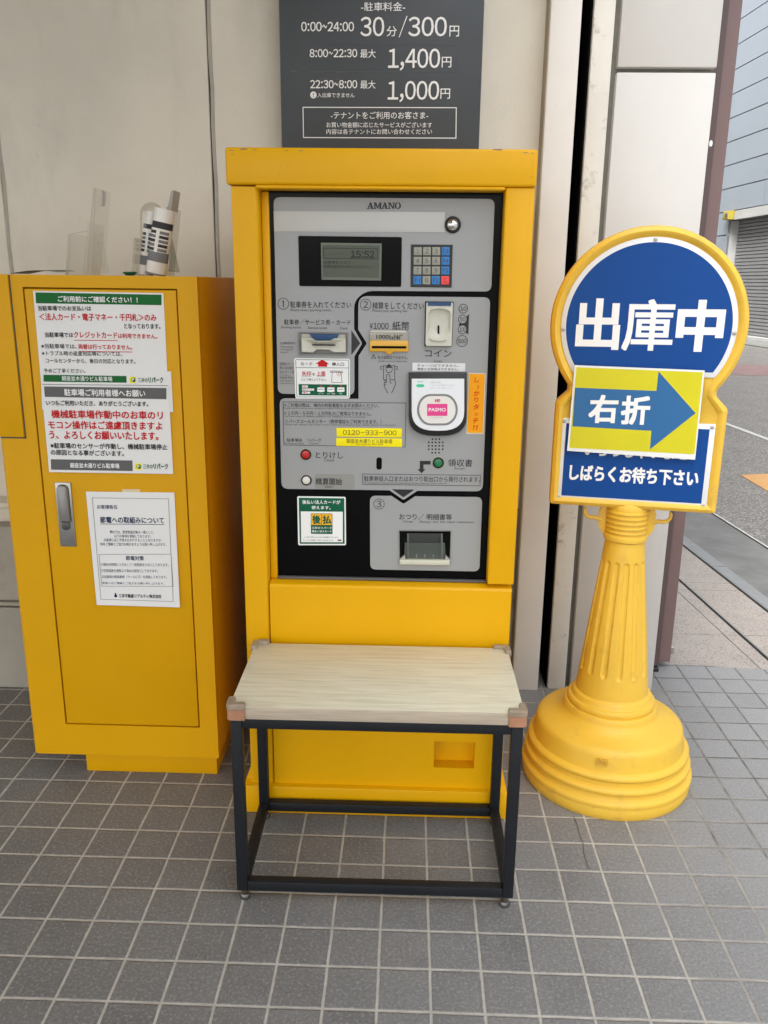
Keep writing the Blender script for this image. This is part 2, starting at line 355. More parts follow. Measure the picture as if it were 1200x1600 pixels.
class Sheet:
    def __init__(s, pl, step=.00035): s.pl = pl; s.bm = NB(); s.mats = []; s.step = step
    def mi(s, m):
        if m not in s.mats: s.mats.append(m)
        return s.mats.index(m)
    def face(s, uv, m, lay=1):
        if area(uv) < 0: uv = uv[::-1]
        f = s.bm.faces.new([s.bm.verts.new(s.pl.w(p, lay * s.step)) for p in uv]); f.material_index = s.mi(m)
    def poly(s, px, m, lay=1): s.face(s.pl.pts(px), m, lay)
    def rpoly(s, px, r, m, lay=1): s.face(rnd(s.pl.pts(px), r), m, lay)
    def disc(s, x, y, r, m, lay=1, ry=None):
        c = s.pl.px(x, y); q = abs(s.pl.px(x + r, y)[0] - c[0]); q2 = q * (ry / r if ry else 1); s.face(circ(c, q, 28, q2), m, lay)
    def band(s, o, i, m, lay):
        k = len(o); vo = [s.bm.verts.new(s.pl.w(p, lay * s.step)) for p in o]; vi = [s.bm.verts.new(s.pl.w(p, lay * s.step)) for p in i]
        sg = 1 if area(o) > 0 else -1
        for j in range(k):
            q = (vo[j], vo[(j + 1) % k], vi[(j + 1) % k], vi[j]); s.bm.faces.new(q if sg > 0 else q[::-1]).material_index = s.mi(m)
    def ring(s, x, y, r, t, m, lay=2):
        c = s.pl.px(x, y); q = abs(s.pl.px(x + r, y)[0] - c[0]); s.band(circ(c, q, 36), circ(c, q * (1 - t / r), 36), m, lay)
    def frame(s, px, t, m, lay=2, r=0):
        o = s.pl.pts(px); a = s.pl.px(px[0][0] + t, px[0][1])[0] - o[0][0]
        if r: o = rnd(o, r)
        s.band(o, inset(o, abs(a)), m, lay)
    def line(s, px, t, m, lay=2):
        for (x0, y0), (x1, y1) in zip(px, px[1:]):
            L = math.hypot(x1 - x0, y1 - y0) or 1; nx, ny = -(y1 - y0) / L * t / 2, (x1 - x0) / L * t / 2
            s.poly([(x0 + nx, y0 + ny), (x1 + nx, y1 + ny), (x1 - nx, y1 - ny), (x0 - nx, y0 - ny)], m, lay)
    def text(s, t, x0, y0, x1, y1, h, m, off=0, lay=3, flip=False, slant=0, up=None):
        """ink box of the string: lower left (x0,y0), lower right (x1,y1), height h"""
        vs, fs = glyphs(t, 0); P = Vector(s.pl.px(x0, y0)); Q = Vector(s.pl.px(x1, y1)); e = Q - P
        if up is None:
            # upright strokes of a sign run along the plane's own up axis
            T = Vector(s.pl.px(x0, y0 - h)); H = (T - P).length; g = Vector((0, H))
        else: g = Vector(s.pl.px(*up)) - P
        i = s.mi(m); r = off * g.length; en = e.normalized(); gn = g.normalized()
        k_ = 1 if not off else 5 if h < 12 else 9 if h < 40 else 17
        # heavier strokes: the outline is laid down again, nudged round a small circle, each a hair above the last
        sw = 1 - min(.3, 2 * r / max(1e-6, e.length)) if off else 1; sh_ = 1 - min(.3, 2 * off)
        for c in range(k_):
            a = 2 * math.pi * c / max(1, k_ - 1) + (.785 if k_ > 5 else .4); o_ = (en * math.cos(a) + gn * math.sin(a)) * r * (0 if c == k_ - 1 else 1) / (max(abs(math.cos(a)), abs(math.sin(a))) if k_ > 5 else 1)
            if off: o_ = o_ + en * r + gn * r
            bv = [s.bm.verts.new(s.pl.w(P + o_ + e * (x * sw) + g * (((1 - y) if flip else y) * sh_) + en * (slant * y * g.length), lay * s.step + c * 1.5e-5)) for x, y in vs]
            for f in fs:
                try: s.bm.faces.new([bv[q] for q in (f[::-1] if flip else f)]).material_index = i
                except ValueError: pass
    def num(s, t, x0, y0, x1, y1, h, m, off=0, lay=3, w_=1.0):
        """figures set in equal cells; the box is that of the figure row without a comma's tail"""
        adv = {':': .52, ',': .5, '~': .95, '-': 1.25, '¥': 1.1, '/': .8}
        tot = sum(adv.get(c, 1.0) for c in t); P = Vector(s.pl.px(x0, y0)); Q = Vector(s.pl.px(x1, y1)); e = Q - P
        H = (Vector(s.pl.px(x0, y0 - h)) - P).length; g = Vector((0, H)); en = e.normalized(); gn = g.normalized()
        v0, _ = raw('０'); xa, xb = min(v[0] for v in v0), max(v[0] for v in v0); ya, yb = min(v[1] for v in v0), max(v[1] for v in v0); xc = (xa + xb) / 2
        cell = e.length / (tot - .10); kx = cell * .90 / (xb - xa) * w_; i = s.mi(m); x = -cell * .05; r = off * H; k_ = 1 if not off else 9
        for c in t:
            a = adv.get(c, 1.0); vs, fs = raw({':': '：', ',': '，', '~': '～', '-': '－', '¥': '￥', '/': '／'}.get(c) or chr(ord(c) + 0xFEE0))
            cc = xc if c.isdigit() else (min(v[0] for v in vs) + max(v[0] for v in vs)) / 2
            kk = kx if c.isdigit() else min(kx, cell * a * .8 / max(1e-6, max(v[0] for v in vs) - min(v[0] for v in vs)))
            for q in range(k_):
                an = 2 * math.pi * q / max(1, k_ - 1); o_ = (en * math.cos(an) + gn * math.sin(an)) * r * (0 if q == k_ - 1 else 1)
                bv = [s.bm.verts.new(s.pl.w(P + o_ + en * (x + cell * a / 2 + (vx - cc) * kk) + g * ((vy - ya) / (yb - ya)), lay * s.step + q * 1.5e-5)) for vx, vy in vs]
                for f in fs:
                    try: s.bm.faces.new([bv[z] for z in f]).material_index = i
                    except ValueError: pass
            x += cell * a
    def done(s, name, parent): return obj(name, s.bm, s.mats, parent, smooth=False)
B1, B2, B3 = .012, .022, .034      # stroke weights

# ================================================================== THE SETTING
def sx(x0, y): return x0 - .075 * (y - 3.5)                # street runs slightly askew to the wall
def strip(bm, x0, x1, y0, y1, z, mi=0, n=1):
    f = bm.faces.new([bm.verts.new((sx(x0, y0), y0, z)), bm.verts.new((sx(x1, y0), y0, z)), bm.verts.new((sx(x1, y1), y1, z)), bm.verts.new((sx(x0, y1), y1, z))]); f.material_index = mi
def sbox(bm, x0, x1, y0, y1, z0, z1, mi=0):
    vs = [bm.verts.new((sx(x, y), y, z)) for z in (z0, z1) for y in (y0, y1) for x in (x0, x1)]
    for q in ((0, 2, 3, 1), (4, 5, 7, 6), (0, 1, 5, 4), (1, 3, 7, 5), (3, 2, 6, 7), (2, 0, 4, 6)): bm.faces.new([vs[i] for i in q]).material_index = mi
bm = NB()
bm.faces.new([bm.verts.new(p) for p in ((-120, -120, -.16), (120, -120, -.16), (120, 160, -.16), (-120, 160, -.16))]); struct('ground', bm, GUTTER)
bm = NB()
e = [(-6, -4, 0), (1.62, -4, 0), (1.62, 2.728, 0)]
k = 24
for i in range(k + 1):
    x = 1.62 + (.86 - 1.62) * i / k; e.append((x, 2.76 - .083 * (x - .93) + random.uniform(-.003, .003), 0))
e += [(.5, 2.78, 0), (.5, 3.2, 0), (-6, 3.2, 0)]
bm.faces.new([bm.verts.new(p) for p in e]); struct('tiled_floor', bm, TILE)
# pavement of granite pavers beyond the tiles, with open joints
bm = NB()
ys = [2.735, 3.035, 3.53, 3.625, 4.1, 4.6, 5.1, 5.6, 6.1, 6.6, 7.1, 8, 9, 10, 12, 14, 17, 20, 24, 30]
for a, b in zip(ys, ys[1:]):
    sbox(bm, -.2, 1.196, a + .002, b - .002, -.05, -.003); sbox(bm, 1.200, 1.256, a + .002, b - .002, -.05, -.003); sbox(bm, 1.274, 1.479, a + .002, b - .002, -.05, -.003)
sbox(bm, 1.62, 1.64, -4, 2.735, -.05, -.003)
struct('pavement', bm, PAVER, smooth=False)
bm = NB(); sbox(bm, -.2, 1.555, 2.6, 30, -.09, -.03); struct('pavement_bed', bm, WALLD, smooth=False)
bm = NB()
for y in [2.0 + .62 * i for i in range(44)]: sbox(bm, 1.497, 1.56, y, y + .615, -.1, -.001)
struct('kerb', bm, KERBM, smooth=False)
bm = NB(); sbox(bm, 1.56, 1.92, -12, 60, -.12, -.012)
struct('gutter', bm, GUTTER, smooth=False)
bm = NB(); sbox(bm, 1.92, 9.0, -30, 90, -.14, -.008); struct('road', bm, ASPH, smooth=False)
bm = NB(); strip(bm, 1.915, 1.928, 2, 40, -.0035); strip(bm, 3.44, 3.50, -10, 60, -.004); struct('road_edge_line', bm, ROADW, smooth=False)
bm = NB(); bm.faces.new([bm.verts.new(p) for p in ((2.376, 5.93, -.004), (2.374, 5.437, -.004), (2.44, 4.2, -.004), (3.4, 4.2, -.004), (3.4, 6.18, -.004))]); struct('road_marking', bm, ROADO, smooth=False)
bm = NB(); bm.faces.new([bm.verts.new(p) for p in ((3.2, 13.3, -.004), (7.9, 12.6, -.004), (7.9, 14.6, -.004), (3.2, 15.2, -.004))]); struct('red_road_band', bm, ROADP, smooth=False)
# drain slots: a steel rail beside a dark gap
for i, x in enumerate((1.262, 1.486)):
    bm = NB(); sbox(bm, x + .003, x + .0075, 2.74, 22, -.05, .001); o = struct('drain_rail', bm, STEEL, smooth=False)
# crack across one tile, by the sign
bm = NB(); fp = Pl((0, 0, .0006), (0, 0, 1))
def flo(x, y):
    d = FW + RT * ((x - 600) / F_PX) - UP * ((y - 800) / F_PX); q = EYE + d * (-CH / d.z); return q
ck = [(896, 1276), (902, 1290), (906, 1306), (911, 1318), (912, 1334), (917, 1348), (919, 1357), (926, 1359)]
for a, b in zip(ck, ck[1:]):
    A, Bv = flo(*a), flo(*b); nn = (Bv - A).cross(Vector((0, 0, 1))).normalized() * .0009
    bm.faces.new([bm.verts.new(v + Vector((0, 0, .0015))) for v in (A - nn, A + nn, Bv + nn, Bv - nn)])
struct('floor_crack', bm, WALLD, smooth=False)

# concrete wall behind the machines
WY = 2.60
t = thing('concrete_wall', (-2, WY, 0), 'beige painted concrete wall with vertical caulked seams behind the yellow machines', 'wall')
for a, b in ((-6, -1.211), (-1.203, -.586), (-.573, .36)):
    bm = NB(); box(bm, a, b, WY, WY + .2, .60, 3.2, .002, 1); obj('wall_panel', bm, WALLM, t)
bm = NB(); box(bm, -6, .36, WY + .012, WY + .19, .59, 3.19); obj('seam_backing', bm, WALLD, t)
bm = NB()
for x in (-1.207, -.5795): 
    pts = []
    for i in range(30):
        z = .61 + 2.5 * i / 29; pts.append((x + .0015 * math.sin(i * 1.9) + random.uniform(-.0012, .0012), z))
    rows = [[bm.verts.new((px + dx, WY + dy, z)) for dx, dy in ((-.0035, .008), (-.002, -.001), (.004, -.003), (.0085, -.001), (.0095, .004))] for px, z in pts]
    for a, b in zip(rows, rows[1:]):
        for j in range(4): bm.faces.new((a[j], a[j + 1], b[j + 1], b[j]))
obj('caulk_bead', bm, CAULK, t)
bm = NB()
box(bm, -6, -.2, 2.515, WY + .1, .592, .612, .006, 2); box(bm, -6, -.2, 2.53, WY + .1, .545, .592, .004, 2)
obj('ledge', bm, WALLM, t)
bm = NB(); box(bm, -6, -.2, 2.47, WY + .1, .30, .545, .004, 1); box(bm, -6, -.2, 2.462, WY + .1, .285, .297, .002, 1); box(bm, -6, -.2, 2.458, WY + .1, 0, .28, .004, 1); box(bm, -.2, .36, WY + .001, WY + .1, 0, .595)
obj('base_course', bm, COURSE, t)
bm = NB(); box(bm, -6, .05, -4.2, 2.9, 2.9, 3.5); box(bm, .05, 1.0, 2.1, 2.9, 2.9, 3.5); struct('unseen_ceiling', bm, CEIL, smooth=False)  # unseen roof; its edges are cut to shape the sky light below

bm = NB(); sbox(bm, -8, .93, 3.05, 40, 0, 13); box(bm, -8, 1.0, 2.62, 3.05, 3.2, 13); obj('unseen_upper_storeys', bm, WALLM, t, smooth=False)  # unseen mass added overhead to hold back sky light from the street

t = thing('door_jamb', (.4, 2.55, 0), 'chipped white painted jamb strip beside the black slot, right of the ticket machine', 'jamb')
bm = NB(); box(bm, .36, .443, 2.53, 2.95, 0, 3.2, .003, 2); obj('jamb_post', bm, WHITEJ, t)
bm = NB(); box(bm, .3572, .3598, 2.5325, 2.615, 0, 3.2, 0); obj('jamb_return', bm, mat('shaded_dirty_tan', (.36, .30, .215), .7, var=.12, vscale=7, dirt=.5, dcol=(.13, .09, .05), dscale=18), t)  # side face tinted darker: corner shade mixed with dirt in the colour
bm = NB(); box(bm, .43, .49, 2.86, 2.95, 0, 3.2); obj('slot_back', bm, BLACK, t)
bm = NB(); box(bm, .4435, .447, 2.56, 2.86, 0, 3.2); box(bm, .4735, .4775, 2.56, 2.86, 0, 3.2); obj('slot_lining', bm, BLACK, t)
t = thing('panelled_pillar', (.65, 2.62, 0), 'white panelled pillar with grey joints and rust stains behind the sign stand', 'pillar')
bm = NB(); box(bm, .478, .535, 2.545, 2.95, 0, 3.2, .003, 2); obj('stained_frame', bm, WHITER, t)
bm = NB(); box(bm, .536, .815, 2.575, 2.95, 0, 3.2); obj('joint', bm, GREYJ, t)
for a, b in ((.0, 1.856), (1.869, 3.2)):
    bm = NB(); box(bm, .553, .822, 2.552, 2.70, a, b, .003, 2); obj('panel', bm, WHITEP, t)
t = thing('steel_column', (.9, 2.8, 0), 'dark brown painted steel column at the street corner of the building', 'column')
bm = NB(); box(bm, .824, .888, 2.705, 2.85, .015, 3.2, .002, 1); obj('inner_flange', bm, BROWND, t)
bm = NB(); box(bm, .8885, .968, 2.86, 3.0, .025, 3.2, .002, 1); box(bm, .889, .93, 2.72, 2.86, .025, 3.2, .002, 1); obj('outer_flange', bm, BROWN, t)
bm = NB(); box(bm, .915, .985, 2.85, 2.99, .0, .0245, .002, 1); obj('base_plate', bm, STEEL, t)
bm = NB(); box(bm, .835, .885, 2.69, 2.8, 0, .0148, .002, 1); obj('floor_shoe', bm, BLKP, t)
bm = NB(); box(bm, .9685, .9745, 2.9, 2.92, 1.66, 3.2); obj('edge_trim', bm, FACW, t)
bm = NB()
for i in range(20): box(bm, .9685, .9755, 2.9, 2.915, 1.475 + i * .0092, 1.4795 + i * .0092)
obj('toothed_strip', bm, WHITEI, t, smooth=False)
bm = NB(); slab(bm, Pl((.8883, 2.704, 1.70), (0, -1, 0)), circ((-.012, .0), .005, 12, .009), 0, .002); obj('light_spot', bm, WHITEI, t)  # white disc painted in for the bright spot of light at the seam

# building across the street
FP = Pl((7.85, 19.5, 0), (-1, -.075, 0))           # u runs towards the viewer (right in the picture)
t = thing('panelled_building', (7.85, 19.5, 0), 'blue grey metal panelled building with a grey roller shutter across the street', 'building')
def uY(y): return -(y - 19.5) / .997
def fbox(bm, u0, u1, d0, d1, z0, z1, mi=0, bev=0):
    slab(bm, FP, [(u0, z0), (u1, z0), (u1, z1), (u0, z1)], d0, d1, bev, mi)
uo = uY(21.75)                                     # left jamb of the shutter opening
bm = NB()
zs = [-.4, .34] + [.34 + .54 * i for i in range(1, 5)] + [3.045 + .5395 * i for i in range(0, 18)]
cols = [uY(20.1) + 2.7 * i for i in range(-14, 9)]
for z0, z1 in zip(zs, zs[1:]):
    for u0, u1 in zip(cols, cols[1:]):
        a, b = u0 + .012, u1 - .012
        if z1 < 3.1:
            if b > uo and a < uo + 5.3: 
                if a < uo: b = uo
                else: continue
        fbox(bm, a, b, -.06, 0, z0 + .012, z1 - .012)
obj('wall_panels', bm, FAC, t, smooth=False)
bm = NB(); fbox(bm, cols[0], uo - .01, -8, -.03, -.4, 12.4); fbox(bm, uo - .02, uo + 5.3, -8, -.03, 3.03, 12.4); fbox(bm, uo + 5.31, cols[-1], -8, -.03, -.4, 12.4); fbox(bm, uo - .02, uo + 5.32, -8, -.3, -.4, 3.02)
obj('wall', bm, FACB, t, smooth=False)
bm = NB(); fbox(bm, uo - .012, uo + .0, -.29, .001, .0, 2.83); obj('opening_reveal', bm, FACW, t, smooth=False)
bm = NB()
for i in range(34):
    z = .18 + i * .08
    loops(bm, FP, [([(uo + .0, z), (uo + 5.29, z), (uo + 5.29, z + .079), (uo, z + .079)], -.29), ([(uo + .0, z + .012), (uo + 5.29, z + .012), (uo + 5.29, z + .067), (uo, z + .067)], -.255)])
obj('roller_shutter', bm, SHUT, t, smooth=False)
bm = NB(); fbox(bm, uo + .35, uo + 5.3, -.06, .03, 2.83, 3.03); obj('lintel', bm, FACW, t, smooth=False)
bm = NB(); fbox(bm, uo - .02, uo + 5.3, -.25, .02, .0, .10); fbox(bm, uo - .02, uo + 5.3, -.24, -.02, .11, .18); obj('threshold', bm, FACW, t, smooth=False)
bm = NB(); fbox(bm, uo - .02, uo + .30, -.05, .16, 2.84, 3.04, bev=.02); lp = obj('warning_lamp', bm, mat('faded_lamp_yellow', (.42, .34, .05), .5), t)
bm = NB(); slab(bm, FP, circ((uo + .2, 2.94), .05, 16), .16, .18); obj('lens', bm, DGREY, lp)

# ================================================================== RATE BOARD
SG = Pl((-.09, 2.52, 1.8), (0, -1, 0))
t = thing('rate_board', (-.09, 2.55, 1.6), 'charcoal parking rate board with white prices above the ticket machine', 'sign board')
c = SG.pts([(434, 0), (441.5, 228), (747.5, 228), (758, 0)])
x0, x1 = (c[0][0] + c[1][0]) / 2, (c[2][0] + c[3][0]) / 2
ol = [(x0, c[1][1] - .01), (x1, c[1][1] - .01), (x1, .75), (x0, .75)]
bm = NB(); slab(bm, SG, ol, -.075, 0, .003); obj('board', bm, SIGND, t)
sh = Sheet(SG.shift(.0003)); W = WHITEI
for s_, a in (('-駐車料金-', (564, 17.5, 633, 17.5, 14)), ('0:00~24:00', (471, 49, 553, 49, 14.5)), ('30', (563.7, 56.7, 600, 56.7, 30)), ('分', (604, 57, 620, 57, 16)),
              ('300', (638.4, 56.7, 697.5, 56.7, 30)), ('円', (702, 57.3, 717, 57.3, 17)), ('8:00~22:30', (484, 89.5, 558, 89.5, 12.5)), ('最大', (563, 90.5, 587, 90.5, 13.5)),
              ('1,400', (606, 107.5, 687, 107.5, 32)), ('円', (690, 105.5, 705, 105.5, 16.5)), ('22:30~8:00', (485, 138, 558, 138, 12.5)), ('最大', (563, 138.7, 586.7, 138.7, 13)),
              ('1,000', (605.5, 157, 685.6, 157, 31)), ('円', (688, 154.5, 703, 154.5, 16)), ('入出庫できません', (496, 152.5, 554, 152.5, 7.5)),
              ('-テナントをご利用のお客さま-', (517, 186, 669, 186, 11.5)), ('お買い物金額に応じたサービスがございます', (510, 199.3, 675, 199.6, 8.5)), ('内容は各テナントにお問い合わせください', (510, 210, 675, 210, 8.5))):
    if s_[0].isdigit():
        if ',' in s_: a = (a[0], a[1] - 1.2, a[2], a[3] - 1.2, a[4] - 2)
        sh.num(s_, *a, W, .012 if a[4] > 20 else .02)
    else: sh.text(s_, *a, W, .006 if a[4] < 20 else 0)
sh.line([(623.5, 58.5), (636, 25)], 1.3, W)
sh.disc(489.7, 148.4, 5, W, 1); sh.text('!', 489, 151.5, 490.6, 151.5, 6, SIGND, B1)
sh.frame([(472.8, 167), (713.6, 167.6), (713, 216.6), (473.6, 215.6)], 1.3, W)
LN = ink('faint_line_ink', (88, 94, 102))
sh.frame([(480, 68.5), (714.5, 69), (714, 112), (481, 112)], .8, LN)
for px in ([(452, 110), (460, 109.4), (466, 111), (458, 112.6)], [(489, 112), (506, 111.8), (506, 112.8), (489, 113)], [(524, 111.5), (542, 111.4), (541, 113), (525, 113.4)], [(496, 122.6), (514, 122.2), (513, 123.4), (497, 123.8)], [(526, 123.4), (533, 122.6), (529, 124.6), (526, 125)]): sh.poly(px, GRAYI, 1)
sh.done('lettering', t)

# ================================================================== LEFT CABINET
CB = Pl((-.72, 1.966, .7), (0, -1, 0))
cab = thing('control_cabinet', (-.73, 2.15, 0), 'low yellow steel control cabinet with lever handle and taped notices, left of the ticket machine', 'cabinet')
XL, XR = -.983, -.487
bm = NB(); box(bm, XL, XR, 1.990, 2.40, .068, 1.302, .004, 2)
obj('body', bm, YELC, cab)
DX0, DX1, DZ0, DZ1 = -.888, -.537, .160, 1.271
bm = NB(); g = .0035
# front frame around the door, its left edge cut back at a slant
def pierced(bm, X, Z, yf, yb, e=.0018):
    k = [[bm.verts.new((x, yf, z)) for x in X] for z in Z]
    for j in range(3):
        for i in range(3):
            if (i, j) != (1, 1): bm.faces.new((k[j][i], k[j][i + 1], k[j + 1][i + 1], k[j + 1][i]))
    for loop in ([k[0][i] for i in range(4)] + [k[j][3] for j in (1, 2, 3)] + [k[3][i] for i in (2, 1, 0)] + [k[j][0] for j in (2, 1)], [k[1][1], k[1][2], k[2][2], k[2][1]]):
        q = [bm.verts.new((v.co.x, yb, v.co.z)) for v in loop]; n_ = len(q)
        for i in range(n_): bm.faces.new((loop[i], loop[(i + 1) % n_], q[(i + 1) % n_], q[i]))
    bmesh.ops.recalc_face_normals(bm, faces=bm.faces)
pierced(bm, [-.975, DX0 - g, DX1 + g, XR], [.068, DZ0 - g, DZ1 + g, 1.302], 1.966, 1.9895)
obj('front_frame', bm, YELC, cab)
bm = NB(); vs = [(-.975, 1.966), (-.9755, 1.9895), (XL - .001, 1.9895), (XL - .001, 1.974)]
bm.free(); bm = NB()
lo = [bm.verts.new((x, y, .068)) for x, y in vs]; hi = [bm.verts.new((x, y, .922)) for x, y in vs]
for i in range(4): bm.faces.new((lo[i], lo[(i + 1) % 4], hi[(i + 1) % 4], hi[i]))
bm.faces.new(lo[::-1]); bm.faces.new(hi); bmesh.ops.recalc_face_normals(bm, faces=bm.faces); obj('edge_trim', bm, YELC, cab)
bm = NB(); box(bm, -1.03, -.921, 1.9605, 1.9655, .926, 1.3025, .0015, 2); box(bm, -1.03, -.9845, 1.966, 2.3, .926, 1.3025, .0015, 2); obj('side_cover', bm, YELC, cab)
bm = NB(); box(bm, -.9205, -.9175, 1.9652, 1.9658, .922, 1.302); box(bm, -.98, -.9175, 1.9652, 1.9658, .922, .9255); obj('cover_seam', bm, WALLD, cab, smooth=False)
bm = NB(); box(bm, DX0, DX1, 1.9663, 1.9885, DZ0, DZ1, .002, 2); door = obj('door', bm, YELC, cab)
bm = NB(); box(bm, -.858, -.500, 1.995, 2.38, 0, .0678, .003, 2); obj('base', bm, YELC, cab)
# lever handle
hq = CB.pts([(85.5, 753), (111, 753), (119.5, 853), (96, 853)])
hx0 = (hq[0][0] + hq[3][0]) / 2; hx1 = (hq[1][0] + hq[2][0]) / 2
bm = NB(); slab(bm, CB, [(hx0, hq[3][1]), (hx1, hq[3][1]), (hx1, hq[0][1]), (hx0, hq[0][1])], 0, .004, .001); hd = obj('handle', bm, STEEL, door)
hc = (hx0 + hx1) / 2; hw = (hx1 - hx0) * .34; zt, zb = hq[0][1] - .006, hq[0][1] - .098
bm = NB(); p = rnd([(hc - hw, zb), (hc + hw, zb), (hc + hw, zt), (hc - hw, zt)], [.003, .003, hw, hw], 6)
loops(bm, CB, [(p, .004), (p, .011), (inset(p, .0012), .0135), (inset(p, .003), .0145)]); obj('lever', bm, mat('handle_grey_metal', (.26, .255, .245), .42, metal=.6, var=.05, vscale=20), hd)
bm = NB(); p = rnd([(hc - hw * .75, zb - .022), (hc + hw * .75, zb - .022), (hc + hw * .75, zb - .002), (hc - hw * .75, zb - .002)], [hw * .7, hw * .7, 0, 0], 6); slab(bm, CB, p, .004, .008, .001); obj('lock', bm, mat('worn_dark_metal', (.12, .115, .11), .45, metal=.6, var=.25, vscale=90), hd)
bm = NB(); p = inset(rnd([(hc - hw, zb), (hc + hw, zb), (hc + hw, zt), (hc - hw, zt)], [.003, .003, hw, hw], 6), -.0012); slab(bm, CB, p, .004, .0046); obj('lever_gap', bm, BLKP, hd)

# notices on the cabinet door
def sheet_thing(name, pl, px, m, label, cat, th=.0006, d0=.0004, group=None):
    q = pl.pts(px); bm = NB(); slab(bm, pl, q, d0, d0 + th)
    c = pl.w((sum(a[0] for a in q) / 4, sum(a[1] for a in q) / 4))
    o = obj(name, bm, m, origin=c, smooth=False); tag(o, label, cat, group); return o
g_n = 'notices taped to the yellow cabinet door'
NPL = CB.shift(.0008)
n1 = sheet_thing('notice', NPL, [(51.7, 454.3), (255.5, 458), (262.5, 602), (64.5, 600)], PAPER, 'white notice with green header and red payment text, topmost on the yellow cabinet door', 'notice', group=g_n)
sh = Sheet(NPL.shift(.0011))
sh.poly([(55.5, 456.8), (252.5, 460.5), (252.5, 476.8), (56.3, 473.8)], GREENI, 1)
sh.text('ご利用前にご確認ください！！', 91, 471.6, 215.5, 473.5, 9.5, WHITEI, B2)
sh.text('当駐車場でのお支払いは', 60, 485.5, 143, 486, 8, INKD, B2)
sh.text('＜法人カード・電子マネー・千円札＞のみ', 62, 500.5, 245, 502, 11.5, REDI, B2)
sh.text('となっております。', 194.5, 513.5, 251, 514, 8, INKD, B2)
sh.text('当駐車場では', 70.8, 527, 115, 527.3, 8, INKD, B2); sh.text('クレジットカード', 116, 528, 183.8, 529, 10, REDI, B2); sh.line([(116, 531.5), (184, 532.2)], 1, REDI)
sh.text('は利用できません。', 185, 528.5, 246, 529.5, 7.8, REDI, B2)
sh.text('※当駐車場では、', 65, 544.3, 120, 545, 7.5, INKD, B1); sh.text('両替は行っておりません。', 123, 545.5, 207, 546.5, 8, REDI, B2); sh.line([(123, 549), (207, 550)], 1, REDI)
sh.text('※トラブル時の返金対応等については、', 66, 555.5, 191, 556.5, 7.5, INKD, B1)
sh.text('コールセンターから、後日の対応となります。', 72, 567, 212, 568.5, 7.5, INKD, B1)
sh.text('予めご了承ください。', 69, 582.5, 134, 583, 7, INKD, B1)
sh.done('lettering', n1)
def logo(sh, x, y, s, yb, xt, xr):
    sh.rpoly([(x - s, y - s), (x + s, y - s), (x + s, y + s), (x - s, y + s)], .0015, LABY, 1); sh.disc(x + 1, y, s * .72, GREENI, 2); sh.text('P', x - 1, y + 2.4, x + 2.6, y + 2.4, 5, WHITEI, B3, 4)
    sh.text('三井の', xt, yb - .5, xt + 15, yb - .3, 7.5, GREENI, B1); sh.text('リパーク', xt + 16, yb, xr, yb + .2, 9, GREEND, B3)
n1b = sheet_thing('notice', CB.shift(.0022), [(64, 584.6), (267.3, 580.2), (270.8, 644), (66, 640)], PAPER, 'white strip with green bar and logo, peeking out between the two upper notices', 'notice', group=g_n)
sh = Sheet(CB.shift(.0034))
sh.poly([(68, 585.5), (197.5, 587.5), (198, 598), (68.3, 596.3)], GREENI, 1); sh.text('銀座並木通りビル駐車場', 97, 594.7, 176, 596, 7.5, WHITEI, B1); logo(sh, 207.5, 593.5, 5, 598, 216, 255.5)
sh.line([(66, 600.5), (262, 602.5)], .8, GRAYI); sh.done('lettering', n1b)
n2 = sheet_thing('notice', CB.shift(.0036), [(64.5, 601.5), (263.5, 604), (270.8, 740.5), (77, 737.5)], PAPER, 'white notice with grey header and bold red lines, just above the lever handle', 'notice', group=g_n)
sh = Sheet(CB.shift(.0049))
sh.poly([(68.8, 603.8), (260, 606.3), (260, 623.8), (70, 620)], GRAYI, 1)
sh.text('駐車場ご利用者様へお願い', 101, 618.3, 227.5, 620.3, 11, WHITEI, B2)
sh.text('いつもご利用いただき、ありがとうございます。', 72.5, 633.5, 232, 635.5, 8.5, INKD, B2)
sh.text('機械駐車場作動中のお車のリ', 81, 653.3, 255, 655.5, 13, REDI, B2); sh.text('モコン操作はご遠慮頂きますよ', 76, 670, 254, 672, 13, REDI, B2); sh.text('う、よろしくお願いいたします。', 77.5, 685.8, 248, 688, 13, REDI, B2)
sh.text('※駐車場のセンサーが作動し、機械駐車場停止', 79.5, 700.5, 262, 703, 9, INKD, B2); sh.text('の原因となる事がございます。', 80, 711, 194, 713, 9, INKD, B2)
sh.poly([(79.5, 717.5), (207, 719.5), (207.5, 736), (80, 733.8)], GRAYI, 1); sh.text('銀座並木通りビル駐車場', 110, 730.8, 187, 732, 8, WHITEI, B2); logo(sh, 216, 729, 5, 733, 224, 263)
sh.done('lettering', n2)
PN3 = Pl(CB.w((0, CB.px(200, 768)[1]), .0008), (0, -1, .02))
n3 = sheet_thing('notice', PN3, [(134.3, 768), (272.5, 769.5), (281.3, 948.8), (151.3, 945)], PAPER, 'white letter with a thin border about saving power, right of the lever handle', 'notice', group=g_n, th=.0008)
sh = Sheet(PN3.shift(.0013))
sh.frame([(144, 777.5), (263.5, 779), (271, 940), (157.5, 936.5)], .6, GRAYI)
sh.text('お客様各位', 152, 795, 184, 795.3, 6.5, NAVY, B1); sh.text('節電への取組みについて', 156.8, 817, 256.8, 818, 10, NAVY, B2); sh.line([(157, 818.6), (257, 819.4)], .8, NAVY)
